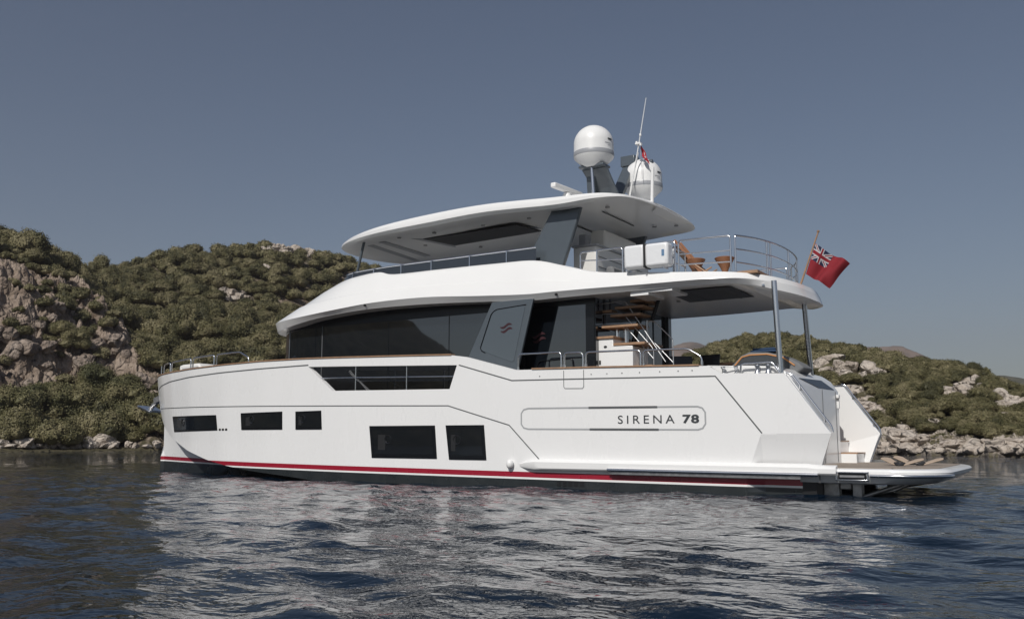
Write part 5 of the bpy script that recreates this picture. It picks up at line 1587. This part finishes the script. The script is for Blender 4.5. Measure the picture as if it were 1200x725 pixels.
def far_mat(name, a, c, scale):
    mt = mat(name, a, 0.95, spec=0.1)
    t = mt.node_tree; b = t.nodes['Principled BSDF']
    g = t.nodes.new('ShaderNodeNewGeometry'); nz = t.nodes.new('ShaderNodeTexNoise'); nz.inputs['Scale'].default_value = scale; nz.inputs['Detail'].default_value = 8; nz.inputs['Roughness'].default_value = 0.7
    t.links.new(g.outputs['Position'], nz.inputs['Vector'])
    mr = t.nodes.new('ShaderNodeMapRange'); mr.inputs['From Min'].default_value = 0.38; mr.inputs['From Max'].default_value = 0.6; t.links.new(nz.outputs['Fac'], mr.inputs['Value'])
    mx = t.nodes.new('ShaderNodeMix'); mx.data_type = 'RGBA'; mx.inputs['A'].default_value = (*a, 1); mx.inputs['B'].default_value = (*c, 1)
    t.links.new(mr.outputs[0], mx.inputs['Factor']); t.links.new(mx.outputs['Result'], b.inputs['Base Color'])
    return mt
M_FAR = far_mat('far_mountain', (0.07, 0.062, 0.045), (0.22, 0.165, 0.13), 0.012)
M_FARG = far_mat('far_wood', (0.045, 0.05, 0.03), (0.10, 0.095, 0.06), 0.02)
ridge_mesh('mountain', [(640, 512), (720, 430), (760, 412), (787, 405), (800, 400.5), (811, 399), (822, 402), (835, 407), (860, 415), (930, 440), (1000, 512)], 1700, 420, M_FAR, 71)
ridge_mesh('mountain', [(900, 512), (960, 425), (985, 412), (1010, 407), (1030, 408), (1058, 406), (1070, 411), (1090, 421), (1120, 434), (1180, 455), (1260, 512)], 1500, 330, M_FAR, 72)
ridge_mesh('mountain', [(1040, 512), (1100, 446), (1155, 439), (1180, 439.5), (1200, 443), (1240, 446), (1320, 455), (1420, 512)], 1100, 260, M_FARG, 73)

angs = np.radians(np.linspace(-100, 92, 240)); rad = np.concatenate([np.linspace(95, 210, 50), np.linspace(214, 300, 16)])
A2, R2 = np.meshgrid(angs, rad)
tanel = np.interp(np.degrees(A2), [-100, -60, -20, 10, 30, 34.5, 38, 40, 42, 45, 50, 62, 92], [0.07, 0.08, 0.06, 0.05, 0.052, 0.062, 0.07, 0.085, 0.115, 0.15, 0.17, 0.2, 0.15])
x2, y2 = R2 * np.sin(A2), R2 * np.cos(A2) + 20
hz = (2.5 + 200 * tanel)
s2 = (R2 - 95) / 115
z2 = np.where(s2 < 1, hz * np.clip(s2, 0, 1) ** 0.85, hz * np.clip(1 - (s2 - 1) * 1.3, 0, 1)) - 0.6
z2 += np.clip(s2 * 6, 0, 1) * (3.2 * (fbm(x2 * 0.22, y2 * 0.22, 0, 4, 88) - 0.5) + 5 * (fbm(x2 * 0.03, y2 * 0.03, 0, 3, 89) - 0.5))
ob = bpy.data.objects.new('hillside', np_mesh('hillside', np.stack([x2, y2, z2], -1).reshape(-1, 3), grid_faces(len(rad), len(angs)), [far_mat('hillside_wood', (0.018, 0.020, 0.011), (0.05, 0.047, 0.03), 0.25)]))
link(ob); tag(ob, kind='structure')

# ------------------------------------------------------------------ air
mt = bpy.data.materials.new('air'); mt.use_nodes = True
t = mt.node_tree; t.nodes.remove(t.nodes['Principled BSDF'])
pv = t.nodes.new('ShaderNodeVolumePrincipled'); pv.inputs['Color'].default_value = (0.90, 0.82, 0.86, 1); pv.inputs['Density'].default_value = 0.00026; pv.inputs['Anisotropy'].default_value = 0.2
t.links.new(pv.outputs[0], t.nodes['Material Output'].inputs['Volume'])
hb = MB().box((-1200, -2600, -8), (2000, 700, 260)).build('haze', mt)
tag(hb, kind='stuff')
